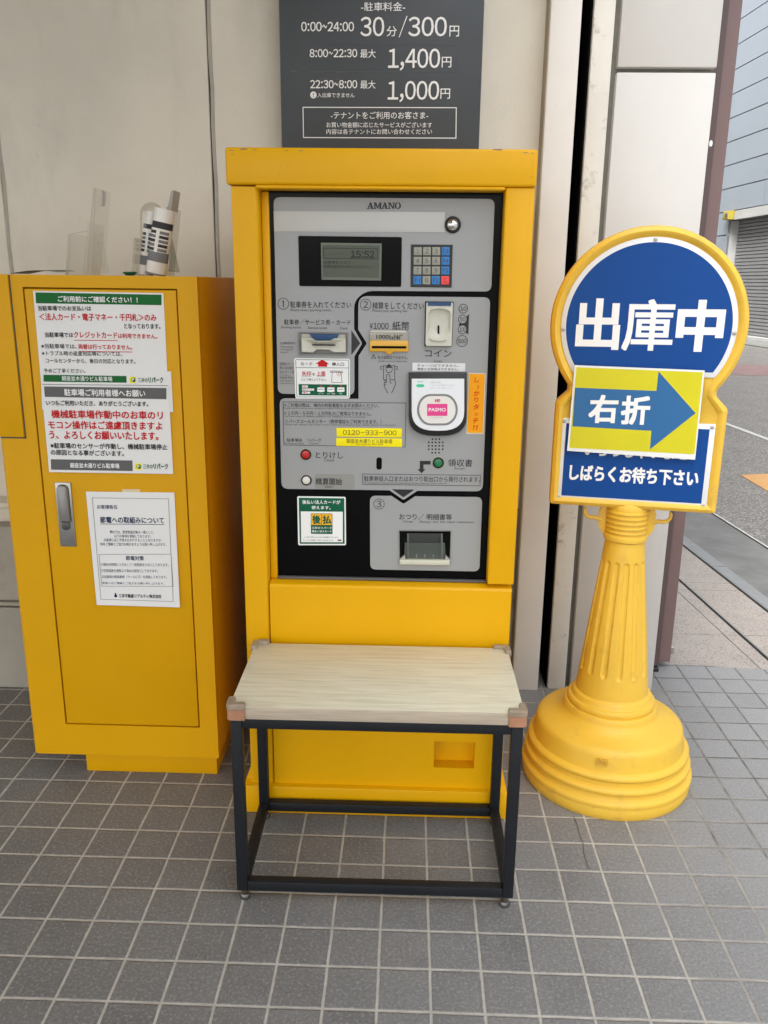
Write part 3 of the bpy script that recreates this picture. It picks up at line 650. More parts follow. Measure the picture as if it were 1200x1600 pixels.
for s_, a, b, y in (('弊社では、夏季節電対策の一環として、', 172, 241, 833.7), ('以下の事項を実施しております。', 179, 236, 840), ('お客様にはご不便をおかけすることとなりますが、', 162.5, 253, 846), ('何卒ご理解とご協力を賜りますようお願い申し上げます。', 157, 260, 852.6),
                    ('①場内の照明につきまして一部照度を少なくしております。', 158, 264, 884.5), ('②空調温度を通常より高めの設定としております。', 158.5, 247, 894), ('③従業員の軽装勤務（クールビズ）を実施しております。', 159.5, 261, 903.5)):
    sh.text(s_, a, y - .2, b, y + .4, 4.8, NAVY)
sh.text('節電へのご理解とご協力をお願い申し上げます。', 160, 912.6, 257, 913.5, 3.6, NAVY)
sh.frame([(154.5, 865.8), (267.5, 865.5), (271, 916.3), (159, 916)], .6, GRAYI); sh.text('節電対策', 197, 875.3, 225, 875.6, 7, NAVY, B1)
sh.text('三井不動産リアルティ株式会社', 186, 933.6, 252.5, 934.8, 6, INKD, B2); sh.disc(181, 931, 2.4, NAVY, 2); sh.disc(180.4, 927.5, 1.3, NAVY, 2)
sh.done('lettering', n3)
q = CB.pts([(191, 764), (219, 764.5), (219, 773), (191, 772.5)]); bm = NB(); slab(bm, CB, q, .0006, .0008); 
obj('tape', bm, mat('cream_tape', (.72, .60, .36), .4), n3, smooth=False)

# ================================================================== THINGS ON THE CABINET
TZ = 1.3025
HP = Pl((-.8, 2.16, TZ), (0, -1, 0))       # where the leaflet stands stand
def hp(*l): return HP.pts(l)
t = thing('leaflet_stand', (*HP.w(HP.px(140, 430))[:2], TZ), 'empty clear acrylic leaflet stand seen edge on, on top of the yellow cabinet', 'leaflet stand')
def plate(name, px, d0, d1, m, par, bev=0):
    q = HP.pts(px); q = [(a, max(b, .0005)) for a, b in q]; bm = NB(); slab(bm, HP, q, d0, d1, bev); return obj(name, bm, m, par, smooth=False)
plate('back_plate', [(145, 431), (153, 431), (162, 299), (158.5, 296)], -.05, .05, CLR, t)
plate('front_lip', [(115.5, 431), (119.5, 431), (123.5, 367), (119.5, 367)], -.05, .05, CLR, t)
plate('side_pane', [(119, 431), (147, 431), (150.5, 362), (123, 367)], -.050, -.047, CLR, t)
plate('pocket_back', [(141, 431), (147, 431), (152, 352), (148, 350)], -.05, .05, CLR, t)
plate('hook_tab', [(158, 322), (161.5, 322), (163, 300), (159.5, 297)], -.012, .012, mat('frosted_clip', (.55, .53, .47), .3), t)
ACE = mat('acrylic_edge', (.47, .445, .385), .35)
for px_ in ([(145, 431), (146.6, 431), (160, 297), (158.5, 296)], [(151.4, 431), (153, 431), (162, 299), (160.8, 298)], [(115.5, 431), (116.8, 431), (120.8, 367), (119.5, 367)], [(118.3, 431), (119.5, 431), (123.5, 367), (122.3, 367)], [(123, 368), (150, 363.2), (150, 362.2), (123, 367)]): plate('edge', px_, .0505, .052, ACE, t)
plate('rear_prop', [(156, 378), (157.5, 378), (167.5, 428), (165.5, 428)], -.02, .02, CLR, t)
bm = NB(); q = HP.pts([(48, 423), (70, 421.5), (110, 420.5), (118, 429), (90, 430), (60, 428)])
HQ = Pl((-.8, 2.13, TZ), (0, -1, 0))
A0 = HP.w(HP.px(46, 426)); A1 = HP.w(HP.px(118, 426))
rows = []
for i in range(9):
    f = i / 8; zz = TZ + .002 + .010 * math.sin(f * 2.6) * .8
    rows.append([bm.verts.new((A0.x + (A1.x - A0.x) * f, 2.05, zz)), bm.verts.new((A0.x + (A1.x - A0.x) * f, 2.16, zz + .004 * f))])
for a, b in zip(rows, rows[1:]): bm.faces.new((a[0], b[0], b[1], a[1]))
bmesh.ops.solidify(bm, geom=list(bm.faces), thickness=.0012)
o = obj('acrylic_sheet', bm, mat('dusty_sheet', (.33, .31, .26), .4), origin=(A0.x + .05, 2.1, TZ)); tag(o, 'thin curled grey sheet lying on the left of the cabinet top', 'sheet')

def tube_along(bm, a, b, r, k=28, mi=0, segs=1, cap=True, r1=None):
    a, b = Vector(a), Vector(b); d = (b - a).normalized(); x = d.cross(Vector((0, 1, .01))).normalized(); y = d.cross(x)
    rows = []
    for j in range(segs + 1):
        rr = r + ((r1 if r1 is not None else r) - r) * j / segs
        c_ = a + (b - a) * (j / segs); rows.append([bm.verts.new(c_ + x * rr * math.cos(2 * math.pi * i / k) + y * rr * math.sin(2 * math.pi * i / k)) for i in range(k)])
    for p_, q_ in zip(rows, rows[1:]):
        for i in range(k): bm.faces.new((p_[i], p_[(i + 1) % k], q_[(i + 1) % k], q_[i])).material_index = mi
    if cap:
        bm.faces.new(rows[0][::-1]).material_index = mi; bm.faces.new(rows[-1]).material_index = mi
    return rows
# clear domed bottle
bc = HP.w(HP.px(236, 430)); br = HP.px(254, 430)[0] - HP.px(221, 430)[0]; br *= .5
t = thing('plastic_bottle', (bc.x, 2.16, TZ), 'clear plastic dome topped bottle leaning behind the two rolled leaflets', 'bottle')
htop = HP.px(244, 316)[1]
bm = NB()
prof = [(br, 0), (br * 1.02, htop * .3), (br * 1.02, htop - br)] + [(br * 1.02 * math.cos(a), htop - br + br * math.sin(a)) for a in [R(10 * i) for i in range(1, 9)]] + [(.0008, htop)]
lathe(bm, (bc.x, 2.165, TZ + .0005), prof, 40)
for v in bm.verts: v.co.x += (v.co.z - TZ) * .06
obj('shell', bm, CLR2, t)
bm = NB()
for px, r in (((218, 431), .004),):
    pass
bm.free()
# leaflet holder plate behind the rolls
t = thing('leaflet_holder', (*HP.w(HP.px(268, 430))[:2], TZ), 'tall clear acrylic leaflet holder leaning right beside the rolled leaflets', 'leaflet stand')
def plate2(name, px, d0, d1, m, par):
    return plate(name, px, d0, d1, m, par)
plate2('back_plate', [(257, 431), (262, 431), (273, 326), (268.5, 326)], -.06, .05, CLR2, t)
plate2('tip', [(266.5, 329), (272.5, 331), (276.5, 299), (272.5, 301)], -.03, .03, mat('smoked_tip', (.36, .34, .29), .3), t)
plate2('prop', [(262, 424), (279.5, 426), (267.5, 372), (265.5, 371)], -.01, -.008, clear('frosted_prop', (.78, .79, .77), .5), t)
plate2('front_lip', [(215, 431), (219.5, 431), (222.5, 373), (219.5, 373)], -.03, .05, CLR2, t)
# two rolled leaflets
ROLLW = mat('glossy_white_roll', (.78, .77, .73), .3)
RD = ink('roll_dark_ink', (62, 62, 66)); RG = ink('roll_grey_ink', (120, 124, 128))
def roll(label, b_, t_, rpx, dy, bands, marks):
    P = Pl((-.8, 2.16 - dy, TZ), (0, -1, 0))
    a = P.w(P.px(*b_)); b = P.w(P.px(*t_)); r = (P.px(b_[0] + rpx, b_[1])[0] - P.px(*b_)[0])
    a.z = max(a.z, TZ + .002)
    th = thing('rolled_leaflet', (a.x, a.y, TZ), label, 'leaflet', 'rolled leaflets on the cabinet')
    bm = NB(); rows = tube_along(bm, a, b, r, 32, segs=40)
    mats = [ROLLW, RD, RG, WALLD]
    dn = (b - a)
    for f in bm.faces:
        f_ = (f.calc_center_median() - a).dot(dn) / dn.length_squared
        for lo_, hi_, mi_ in bands:
            if lo_ < f_ < hi_ and len(f.verts) == 4: f.material_index = mi_
    o = obj('paper', bm, mats, th)
    # printed table: little dark and grey cells on the visible side
    bm = NB(); d = dn.normalized(); x = Vector((1, 0, 0)) - d * d.x; x.normalize(); y = d.cross(x); y = y if y.y < 0 else -y
    for (f0, f1, a0, a1, mi_) in marks:
        k = 5
        for i in range(k):
            p0 = R(a0 + (a1 - a0) * i / k); p1 = R(a0 + (a1 - a0) * (i + 1) / k)
            q = []
            for ff, pp in ((f0, p0), (f0, p1), (f1, p1), (f1, p0)):
                q.append(bm.verts.new(a + dn * ff + (x * math.sin(pp) + y * math.cos(pp)) * (r + .0004)))
            bm.faces.new(q).material_index = mi_
    obj('print', bm, [RD, RG, ROLLW], th)
mk = []
for i, f0 in enumerate((.36, .425, .49, .555, .62)):
    mk += [(f0, f0 + .045, -62, -14, i % 2), (f0, f0 + .045, 6, 62, 1 - i % 2)]
mk += [(.34, .70, -8, 2, 2)]
roll('white rolled leaflet with dark table print, standing in front at the right', (243, 429), (258, 327), 15.5, .04, ((.0, .03, 2), (.20, .34, 2), (.70, .80, 1)), mk)
roll('narrower white rolled leaflet half hidden behind the other roll inside the bottle', (228, 429), (238, 331), 11, .005, ((.15, .3, 2), (.72, .81, 1)), mk)
P = Pl((-.8, 2.07, TZ), (0, -1, 0)); c_ = P.w(P.px(203, 428))
t = thing('bottle_cap', (c_.x, 2.07, TZ), 'small dark green screw cap lying on the cabinet top', 'cap')
bm = NB(); lathe(bm, (c_.x, 2.07, TZ + .0005), [(.009, 0), (.011, .0015), (.0135, .004), (.0165, .005), (.0165, .007), (.015, .0085), (.002, .009)], 32); obj('cap_shell', bm, ink('green_plastic', (14, 92, 66), .35), t)

# ================================================================== TICKET MACHINE
mac = thing('payment_machine', (-.063, 2.1, 0), 'tall yellow parking payment machine with a grey and black control face', 'payment machine')
bm = NB(); box(bm, -.374, .249, 1.905, 2.44, .10, 1.50, .004, 2); obj('body', bm, YEL, mac)
bm = NB(); box(bm, -.3945, .2625, 1.831, 2.42, 0, .0765, .004, 2)
lo = [(-.3935, 1.862), (.2615, 1.862), (.2615, 2.42), (-.3935, 2.42)]; hi = [(-.3735, 1.868), (.2487, 1.868), (.2487, 2.42), (-.3735, 2.42)]
va = [bm.verts.new((*p, .0768)) for p in lo]; vb = [bm.verts.new((*p, .128)) for p in hi]
for i in range(4): bm.faces.new((va[i], va[(i + 1) % 4], vb[(i + 1) % 4], vb[i]))
bm.faces.new(vb); obj('plinth', bm, YEL, mac)
bm = NB(); box(bm, -.386, .2528, 1.838, 2.44, 1.4855, 1.5575, .006, 3); box(bm, -.3255, .19, 1.8395, 1.9, 1.4785, 1.4853, .002, 1)
CHIP = mat('bare_chip', (.33, .22, .13), .7, var=.2, vscale=120)      # chipped paint along the cap's edges
TCP = Pl((-.06, 1.838, 1.53), (0, -1, 0))
for cx_, cy_, w_, h_ in ((362, 234.6, 5, .8), (381, 233, 7, 1.1), (397, 234.4, 4, .7), (448, 235, 3, .6), (470, 235.2, 4, .7), (363, 241, 1.6, .9), (778, 233.6, 9, 1.3), (822, 238.6, 5, .9), (832, 239.6, 2.6, .8), (830, 276, 1, .8), (436, 271, 1.3, .6), (449, 260, .9, .6), (388, 268, .8, .5)):
    q = TCP.pts([(cx_ + w_ * math.cos(a) * random.uniform(.6, 1.15), cy_ + h_ * math.sin(a) * random.uniform(.6, 1.2)) for a in [2 * math.pi * i / 9 for i in range(9)]])
    bm.faces.new([bm.verts.new(TCP.w(p_, .0002)) for p_ in q[::-1]]).material_index = 1
obj('top_cap', bm, [YEL, CHIP], mac)
# left post, with a broad slanted inner edge; right post stops above the lower panel
PT = Pl((0, 0, 0), (0, 0, 1))
def prism_xy(bm, pts, z0, z1):
    a = [bm.verts.new((*p, z0)) for p in pts]; b = [bm.verts.new((*p, z1)) for p in pts]; k = len(pts)
    for i in range(k): bm.faces.new((a[i], a[(i + 1) % k], b[(i + 1) % k], b[i]))
    bm.faces.new(a[::-1]); bm.faces.new(b); bmesh.ops.recalc_face_normals(bm, faces=bm.faces)
bm = NB(); prism_xy(bm, rnd([(-.3775, 1.845), (-.326, 1.845), (-.3215, 1.853), (-.3215, 1.9045), (-.3775, 1.9045)], [.003, .004, .003, 0, 0], 3), .0775, 1.4825); obj('side_post', bm, YEL, mac)
bm = NB(); box(bm, .191, .2515, 1.8445, 1.9045, .6185, 1.4853, .004, 3); obj('side_post', bm, YEL, mac)
bm = NB(); box(bm, -.3205, -.3045, 1.879, 1.9045, .611, 1.4765, .002, 2); obj('inner_strip', bm, YEL, mac)
# lower panel with a finger pocket and a sloping top edge
bm = NB()
X = [-.3192, .079, .1795, .2485]; Z = [.073, .1315, .2045, .601]; yf, yb = 1.848, 1.9045
def vq(pts): return bm.faces.new([bm.verts.new(p) for p in pts])
for i in range(3):
    for j in range(3):
        if (i, j) == (1, 1): continue
        vq([(X[i], yf, Z[j]), (X[i + 1], yf, Z[j]), (X[i + 1], yf, Z[j + 1]), (X[i], yf, Z[j + 1])])
yp = 1.885
for a, b in (((X[1], Z[1]), (X[2], Z[1])), ((X[2], Z[1]), (X[2], Z[2])), ((X[2], Z[2]), (X[1], Z[2])), ((X[1], Z[2]), (X[1], Z[1]))):
    vq([(a[0], yf, a[1]), (b[0], yf, b[1]), (b[0], yp, b[1]), (a[0], yp, a[1])])
vq([(X[1], yp, Z[1]), (X[2], yp, Z[1]), (X[2], yp, Z[2]), (X[1], yp, Z[2])])
tp = [(yf, .601), (1.851, .6065), (1.857, .609), (1.9045, .6105)]
for (ya, za), (yb2, zb2) in zip(tp, tp[1:]): vq([(X[0], ya, za), (X[3], ya, za), (X[3], yb2, zb2), (X[0], yb2, zb2)])
for x in (X[0], X[3]): vq([(x, yf, Z[0]), (x, yf, Z[3])] + [(x, a, b) for a, b in tp[1:]] + [(x, yb, Z[0])])
vq([(X[0], yf, Z[0]), (X[3], yf, Z[0]), (X[3], yb, Z[0]), (X[0], yb, Z[0])])
bmesh.ops.remove_doubles(bm, verts=bm.verts, dist=1e-5); bmesh.ops.recalc_face_normals(bm, faces=bm.faces)
obj('lower_panel', bm, YEL, mac)

MP = Pl((-.05, 1.885, 1.05), (0, -1, 0))
bm = NB(); box(bm, -.3040, .1905, 1.885, 1.9045, .611, 1.4784); fa = obj('fascia', bm, BGLASS, mac)
bm = NB(); box(bm, -.3035, .1905, 1.8745, 1.8848, .6112, .6172, .0015, 2); obj('sill_strip', bm, DGREY, mac)
def mslab(name, px, d0, d1, m, par=mac, r=0, bev=0, rr=None):
    q = MP.pts(px)
    if rr: q = rnd(q, rr)
    elif r: q = rnd(q, r)
    bm = NB(); slab(bm, MP, q, d0, d1, bev); return obj(name, bm, m, par)
PX = .00145     # metres per pixel on this face, for corner radii
PD = .0015
p1 = [(427.5, 308), (773, 311), (767.5, 455.5), (572, 454.5), (553.3, 470), (553.3, 514), (566, 536.5), (553.8, 557), (553.8, 617), (434.5, 615)]
mslab('face_plate', p1, .0002, PD, PLATE, rr=[.014, .014, .014, .022, .02, 0, .003, 0, .014, .014])
p2 = [(560, 462.5), (766, 464.5), (754, 767.5), (652, 766.6), (630.4, 781), (608.5, 765.8), (440, 763.5), (437, 622), (560.3, 623), (560.3, 556), (573.3, 536.5), (559.8, 515)]
mslab('face_plate', p2, .0002, PD, PLATE, rr=[.02, .014, .016, .002, .004, .002, .016, .014, .0, 0, .003, 0])
p3 = [(578, 774.3), (611.8, 774.7), (630.4, 787.3), (648.5, 775.3), (753.5, 776.5), (749, 892.5), (578.6, 889.5)]
mslab('face_plate', p3, .0002, PD, PLATE, rr=[.014, .002, .004, .002, .014, .014, .014])
sh = Sheet(MP.shift(PD))
# fill the dark curve where plate two turns its corner
K = INKD; G = INKG
sh.poly([(549, 515.7), (563, 536.3), (549, 554.8)], BLKP, 1); sh.poly([(612.3, 764.4), (647.7, 765), (630.4, 777)], BLKP, 1)
# maker's name in slab letters
SK = [2]
def serif(ch, x, y, w_, h):
    SK[0] = 3.2 if SK[0] < 3 else 2
    def q(pts): SK[0] += .02; sh.poly([(x + a * w_, y - b * h) for a, b in pts], BLKP, SK[0])
    sf = lambda a, b, yy: q([(a, yy), (b, yy), (b, yy + .1), (a, yy + .1)])
    if ch == 'A':
        q([(.12, .05), (.22, .05), (.54, 1), (.46, 1)]); q([(.62, .05), (.86, .05), (.6, 1), (.42, 1)]); q([(.28, .3), (.72, .3), (.69, .4), (.31, .4)]); sf(0, .34, 0); sf(.52, 1, 0)
    if ch == 'M':
        q([(.1, .05), (.2, .05), (.2, .95), (.1, .95)]); q([(.74, .05), (.92, .05), (.92, .95), (.74, .95)]); q([(.1, 1), (.3, 1), (.54, .12), (.44, .12)]); q([(.44, .12), (.54, .12), (.84, 1), (.76, 1)]); sf(0, .32, 0); sf(.64, 1, 0); sf(0, .25, .9); sf(.78, 1, .9)
    if ch == 'N':
        q([(.12, .05), (.22, .05), (.22, .95), (.12, .95)]); q([(.78, .0), (.88, .0), (.88, .95), (.78, .95)]); q([(.1, 1), (.34, 1), (.88, .0), (.74, .0)]); sf(0, .36, 0); sf(.66, 1, .9); sf(0, .25, .9)
    if ch == 'O':
        o_ = [(x + w_ * (.5 + .5 * math.cos(a)), y - h * (.5 + .52 * math.sin(a))) for a in [2 * math.pi * i / 28 for i in range(28)]]
        i_ = [(x + w_ * (.5 + .29 * math.cos(a)), y - h * (.5 + .43 * math.sin(a))) for a in [2 * math.pi * i / 28 for i in range(28)]]
        sh.band(MP.shift(PD).pts(o_), MP.shift(PD).pts(i_), BLKP, SK[0])
for ch, x, w_ in (('A', 573, 11), ('M', 583.6, 12.6), ('A', 595.6, 10.6), ('N', 606, 10.6), ('O', 616.6, 9.4)): serif(ch, x, 326.4, w_, 10); serif(ch, x + .55, 326.4, w_, 10)
for n_, x, y, r in (('1', 442.8, 474.5, 8.8), ('2', 571.4, 476, 8.8), ('3', 592.3, 787.5, 8.6)):
    sh.ring(x, y, r, .8, K); wd = 3.6
    if n_ == '1': sh.poly([(x - .4, y + 5.2), (x + .9, y + 5.2), (x + .9, y - 5.2), (x - .1, y - 5.2), (x - 2.2, y - 3.2), (x - 2.2, y - 2), (x - .4, y - 3.4)], K, 3)
    else: sh.num(n_, x - wd, y + 5, x + wd, y + 5, 10.4, K)
sh.text('駐車券を入れてください', 453.7, 480.8, 548.7, 481.5, 10.2, K); sh.text('Please insert parking ticket.', 453.7, 487, 518, 487.3, 4.4, G)
sh.text('駐車券／サービス券・カード', 444, 507.6, 548, 508.2, 8.8, K); sh.text('Parking ticket', 439.8, 514, 471, 514.2, 4.6, G); sh.text('Service ticket', 481.5, 514, 511.5, 514.2, 4, G); sh.text('Card', 531, 514.6, 543, 514.7, 4, G)
sh.text('点滅時使用可', 437.5, 538, 462, 538.3, 4, G); sh.text('While blinking', 438, 543.6, 459, 543.8, 3, G); sh.text('it is possible', 438, 547.6, 458, 547.8, 3, G); sh.text('to use it.', 438, 551.6, 451, 551.7, 3, G)
for i, s_ in enumerate(('駐車券→サービ', '順に矢印面を', '合わせて１枚', 'ください。')): sh.text(s_, 437, 571 + 6.2 * i, 460 - (4 if i == 3 else 0), 571.2 + 6.2 * i, 5, G)
for i, s_ in enumerate(('Please insert', 'one ticket at', 'one time so')): sh.text(s_, 437.5, 591.5 + 4.2 * i, 460, 591.7 + 4.2 * i, 2.6, G)
sh.text('精算をしてください', 582, 482.8, 662, 483.4, 10.8, K); sh.text('Please pay parking fee.', 582, 488, 637.6, 488.4, 4.4, G)
sh.num('¥1000', 577, 513.8, 607, 514, 9.4, K); sh.text('紙幣', 613, 515.4, 639.6, 515.8, 13.4, K)
sh.poly([(579.5, 560), (587.8, 560.3), (583.6, 553)], K, 1); sh.poly([(580.9, 559.3), (586.4, 559.5), (583.6, 554.8)], PLATE, 2); sh.text('!', 583.2, 559, 584, 559, 3.4, K)
sh.text('札の返却はできません。', 590.5, 561, 637.5, 561.5, 5.4, K); sh.text('Unable to return bank notes.', 591, 565.3, 637, 565.6, 2.6, G)
L = lambda *p: sh.line([(590 + a / 6, 450 + b / 6) for a, b in p], .8, K)
L((52, 735), (28, 735), (28, 762), (46, 762)); L((160, 735), (185, 735), (185, 762), (168, 762)); L((56, 725), (56, 860), (78, 860)); L((160, 725), (160, 860), (120, 860)); L((56, 728), (160, 728))
L((78, 740), (80, 775), (95, 792), (120, 792), (136, 775), (138, 740)); L((82, 890), (82, 825), (90, 808), (106, 808), (114, 825), (118, 890), (130, 893)); L((160, 860), (168, 880), (165, 915), (130, 985)); L((82, 890), (66, 880), (60, 905), (66, 930), (96, 985)); L((60, 868), (80, 868)); L((58, 905), (78, 908))
sh.poly([(602.3, 574.6), (613.3, 574.8), (607.8, 568)], BLKP, 1)
for n_, x, y, r in (('10', 723.8, 482.2, 7.2), ('50', 722.8, 498.8, 7), ('100', 722.5, 514.7, 7), ('500', 722, 532.8, 8.8)):
    sh.ring(x, y, r, .8, K, 4); wd = r * (.62 if len(n_) == 2 else .72); sh.num(n_, x - wd, y + 3.3, x + wd, y + 3.4, 6.6, K, lay=5)
    if n_ in ('50', '100'): sh.disc(x, y, r - .4, PLATE, 3)
sh.poly([(733, 490.5), (731.8, 522.6), (724, 517), (716.5, 507.2), (724, 500)], BLKP, 1)
sh.text('コイン', 664, 557.5, 705.3, 558, 11.4, K); sh.text('Coins', 678, 566, 691, 566.2, 4, G)
sh.frame([(442, 627.4), (634.8, 629.3), (633.5, 698.6), (443.2, 695.6)], .7, K)
for s_, a, b, y, dy in (('＊ご利用の際は、場内の約款看板を必ずお読みください。', 443.5, 592, 636, .9), ('＊２千円・５千円・１万円札のご使用はできません。', 443.7, 580, 648.7, .9), ('リパークコールセンター（携帯電話もご利用できます。）', 446, 596, 661.3, 1)): sh.text(s_, a, y, b, y + dy, 6.4, K)
for s_, a, b, y in (('Please confirm terms and conditions rules in the parking lot when you park.', 443, 582, 639.3), ('The bank notes of 2000yen,5000yen and 10000yen are not acceptable.', 443.5, 572, 652), ('Please call "Repark call center" if you need any assistance (the cellular phone can be used.)', 446, 618, 664.8)): sh.text(s_, a, y, b, y + 1.1, 2.9, G)
sh.text('駐車場名', 448.3, 690, 471.8, 690.4, 5.4, K); sh.text('リパーク', 480.5, 690, 501.5, 690.4, 5, K); sh.text('Parking lot name', 444.5, 694.2, 475, 694.5, 3, G); sh.text('Repark', 484.5, 694.6, 498, 694.8, 3, G)
sh.text('とりけし', 493.3, 715.6, 535.8, 716.4, 9.8, K); sh.text('Cancel', 507, 720.6, 522, 720.8, 4, G)
SMU = ink('tarnished_print', (146, 146, 140)); sh.rpoly([(491, 740.3), (554.7, 741), (554.5, 764.3), (491.5, 763.6)], .009, SMU, 1)
sh.text('精算開始', 493.5, 757.3, 534.5, 758, 10.8, K, .006); sh.text('Start', 508, 762, 520.5, 762.2, 4, G)
Z6 = lambda x, y: (600 + .15833 * x, 570 + .15833 * y)
sh.poly([Z6(*p) for p in ((460, 948), (353, 948), (353, 1030), (331, 1030), (370, 1070), (410, 1030), (390, 1030), (390, 984), (460, 984))], BLKP, 1)
sh.text('領収書', 700, 728.6, 737.7, 729.2, 11.4, K); sh.text('Receipt', 710, 734.2, 726, 734.4, 4, G)
sh.frame([(566, 740.2), (751, 742.3), (750.4, 759.4), (566.3, 757)], .7, K)
sh.text('駐車券投入口またはおつり取出口から発行されます。', 568.8, 751.8, 749.8, 753.4, 8.6, K); sh.text('A receipt is issued from parking ticket slot or coin return.', 569, 756, 699, 757, 3.2, G)
sh.text('おつり／ 明細書等', 623.8, 811.8, 705.8, 812.7, 9.4, K); sh.text('Change', 629.4, 817, 645, 817.2, 4, G); sh.text('Receipt  and  the  other  statements', 656, 817.4, 739.4, 818, 4, G)
for y, xs in ((733, (478, 512, 546)), (766, (442, 476, 510, 545, 580)), (800, (442, 476, 510, 545, 580)), (833, (442, 476, 510, 543, 580)), (868, (475, 508, 543))):
    for x in xs: sh.disc(*Z6(x, y), 1.35, BLACK, 1)
sh.done('lettering', fa)
# blanked title strip, lock
o = mslab('blank_label', [(427.8, 330), (695, 331.5), (695, 363), (428.6, 361.7)], PD, PD + .0008, mat('blank_label_film', (.52, .52, .49), .5, var=.02), bev=.0002)
lk = MP.px(707.4, 351.3); r = 12 * PX
bm = NB(); loops(bm, MP, [(circ(lk, r), PD), (circ(lk, r), PD + .003), (circ(lk, r * .85), PD + .004), (circ(lk, r * .78), PD + .002)]); lo_ = obj('lock', bm, BLKP, mac)
bm = NB(); loops(bm, MP, [(circ(lk, r * .74), PD + .001)] + [(circ(lk, r * .74 * math.cos(R(a))), PD + .002 + r * .55 * math.sin(R(a))) for a in (0, 15, 30, 45, 60, 72, 82)]); obj('lock_cylinder', bm, CHROME, lo_)
bm = NB(); slab(bm, MP, [(lk[0] - .0012, lk[1] - .005), (lk[0] + .0012, lk[1] - .005), (lk[0] + .0012, lk[1] + .003), (lk[0] - .0012, lk[1] + .003)], PD + .006, PD + .0112); obj('keyhole', bm, BLACK, lo_)
# display
di = mslab('display', [(466.3, 368.5), (628, 370.5), (627, 448.3), (468, 447)], PD, PD + .0012, BGLASS, r=.004)
LCD = mat('lcd_grey_green', (.095, .108, .082), .3, spec=.2); LCDE = mat('lcd_edge', (.13, .145, .112), .3); LCDI = ink('lcd_ink', (50, 55, 48))
scr = mslab('screen', [(501.6, 379.3), (596.6, 380.5), (595.5, 438.3), (502.7, 437)], PD + .0012, PD + .0018, LCDE, di)
s2 = Sheet(MP.shift(PD + .0018)); s2.poly([(503.6, 382.5), (593, 383.5), (592.3, 434), (504.6, 433)], LCD, 1)
s2.frame([(505, 387.2), (590.8, 388.2), (590.4, 405), (505.4, 404)], .9, LCDI); s2.num('15:52', 548, 402.3, 585, 402.8, 10.5, LCDI, .03)
s2.text('2月17日', 513, 400.5, 540, 400.8, 7, LCD, 0); s2.text('駐車券を入れて', 505.6, 412, 548, 412.4, 4.4, LCDI); s2.text('駐車料金をお支払いください。', 505.6, 418.5, 578, 419, 4.6, LCDI)
s2.done('screen_print', scr)
# keypad
kp = mslab('keypad', [(642, 382), (707.4, 382.5), (705.5, 449.3), (641.5, 448.5)], PD, PD + .0015, BLKP, r=.001)
KG = mat('key_grey', (.31, .305, .25), .5); KB = ink('key_blue', (62, 128, 192), .5); KR = ink('key_red', (238, 84, 84), .5)
rowsK = (('1', '2', '3', 'F3'), ('4', '5', '6', 'F4'), ('7', '8', '9', 'F5'), ('F1', '0', 'F2', 'C'))
for j, (y0, y1) in enumerate(((386.3, 399), (401.3, 414), (416.4, 429), (431.4, 444.4))):
    for i, (a, b) in enumerate(((646.6, 659), (661, 673.2), (675.3, 687.7), (690, 702.3))):
        lab = rowsK[j][i]; sk = -.25 * j; m_ = KR if lab == 'C' else KB if lab[0] == 'F' else KG
        ko = mslab('key', [(a + sk, y0), (b + sk, y0), (b + sk, y1), (a + sk, y1)], PD + .0015, PD + .003, m_, kp, bev=.0005)
        s2 = Sheet(MP.shift(PD + .003)); cx = (a + b) / 2 + sk; wd = 1.4 if lab == '1' else 2.2 if len(lab) == 1 else 4.2
        (s2.num if lab.isdigit() else s2.text)(lab, cx - wd, y1 - 3, cx + wd, y1 - 3, 7.2, mat('key_red_ink', (.25, .02, .02), .6) if lab == 'C' else mat('key_ink', (.06, .07, .09), .6), .004, 1); s2.done('digit', ko)
# ticket slot
Z3 = lambda x, y: (430 + .15833 * x, 450 + .15833 * y)
ts = mslab('ticket_slot', [Z3(228, 430), Z3(722, 438), Z3(718, 662), Z3(230, 662)], PD, PD + .0008, MGREY)
bm = NB(); o_ = MP.pts([Z3(228, 430), Z3(722, 438), Z3(718, 662), Z3(230, 662)]); loops(bm, MP, [(o_, PD), (o_, PD + .004), (inset(o_, .003), PD + .003), (inset(o_, .0045), PD + .001)], cap1=False); obj('slot_frame', bm, MGREY, ts)
mslab('shutter_plate', [Z3(265, 452), Z3(690, 458), Z3(690, 500), Z3(265, 500)], PD + .001, PD + .003, IVORYD, ts)
mslab('blue_cap', [Z3(340, 452), Z3(630, 457), Z3(600, 512), Z3(385, 510)], PD + .003, PD + .008, mat('slot_blue', s2l((34, 70, 112)), .5), ts, bev=.001)
mo = MP.pts([Z3(*p) for p in ((265, 492), (372, 492), (410, 517), (545, 517), (588, 492), (700, 492), (700, 628), (588, 630), (540, 604), (420, 602), (378, 632), (270, 625))])
cx = sum(p[0] for p in mo) / 12; cz = sum(p[1] for p in mo) / 12
sc = lambda a, b, z=0: [(cx + (p[0] - cx) * a, cz + z + (p[1] - cz) * b) for p in mo]
bm = NB(); loops(bm, MP, [(mo, PD + .001), (mo, PD + .013), (sc(.97, .95), PD + .0145), (sc(.9, .78), PD + .014), (sc(.5, .12), PD + .004), (sc(.45, .05), PD + .002)]); mth = obj('slot_mouth', bm, IVORY, ts)
bm = NB(); slab(bm, MP, [(cx - .026, cz - .0012), (cx + .026, cz - .0012), (cx + .026, cz + .0012), (cx - .026, cz + .0012)], PD + .004, PD + .0055); obj('slit', bm, BLKP, mth)
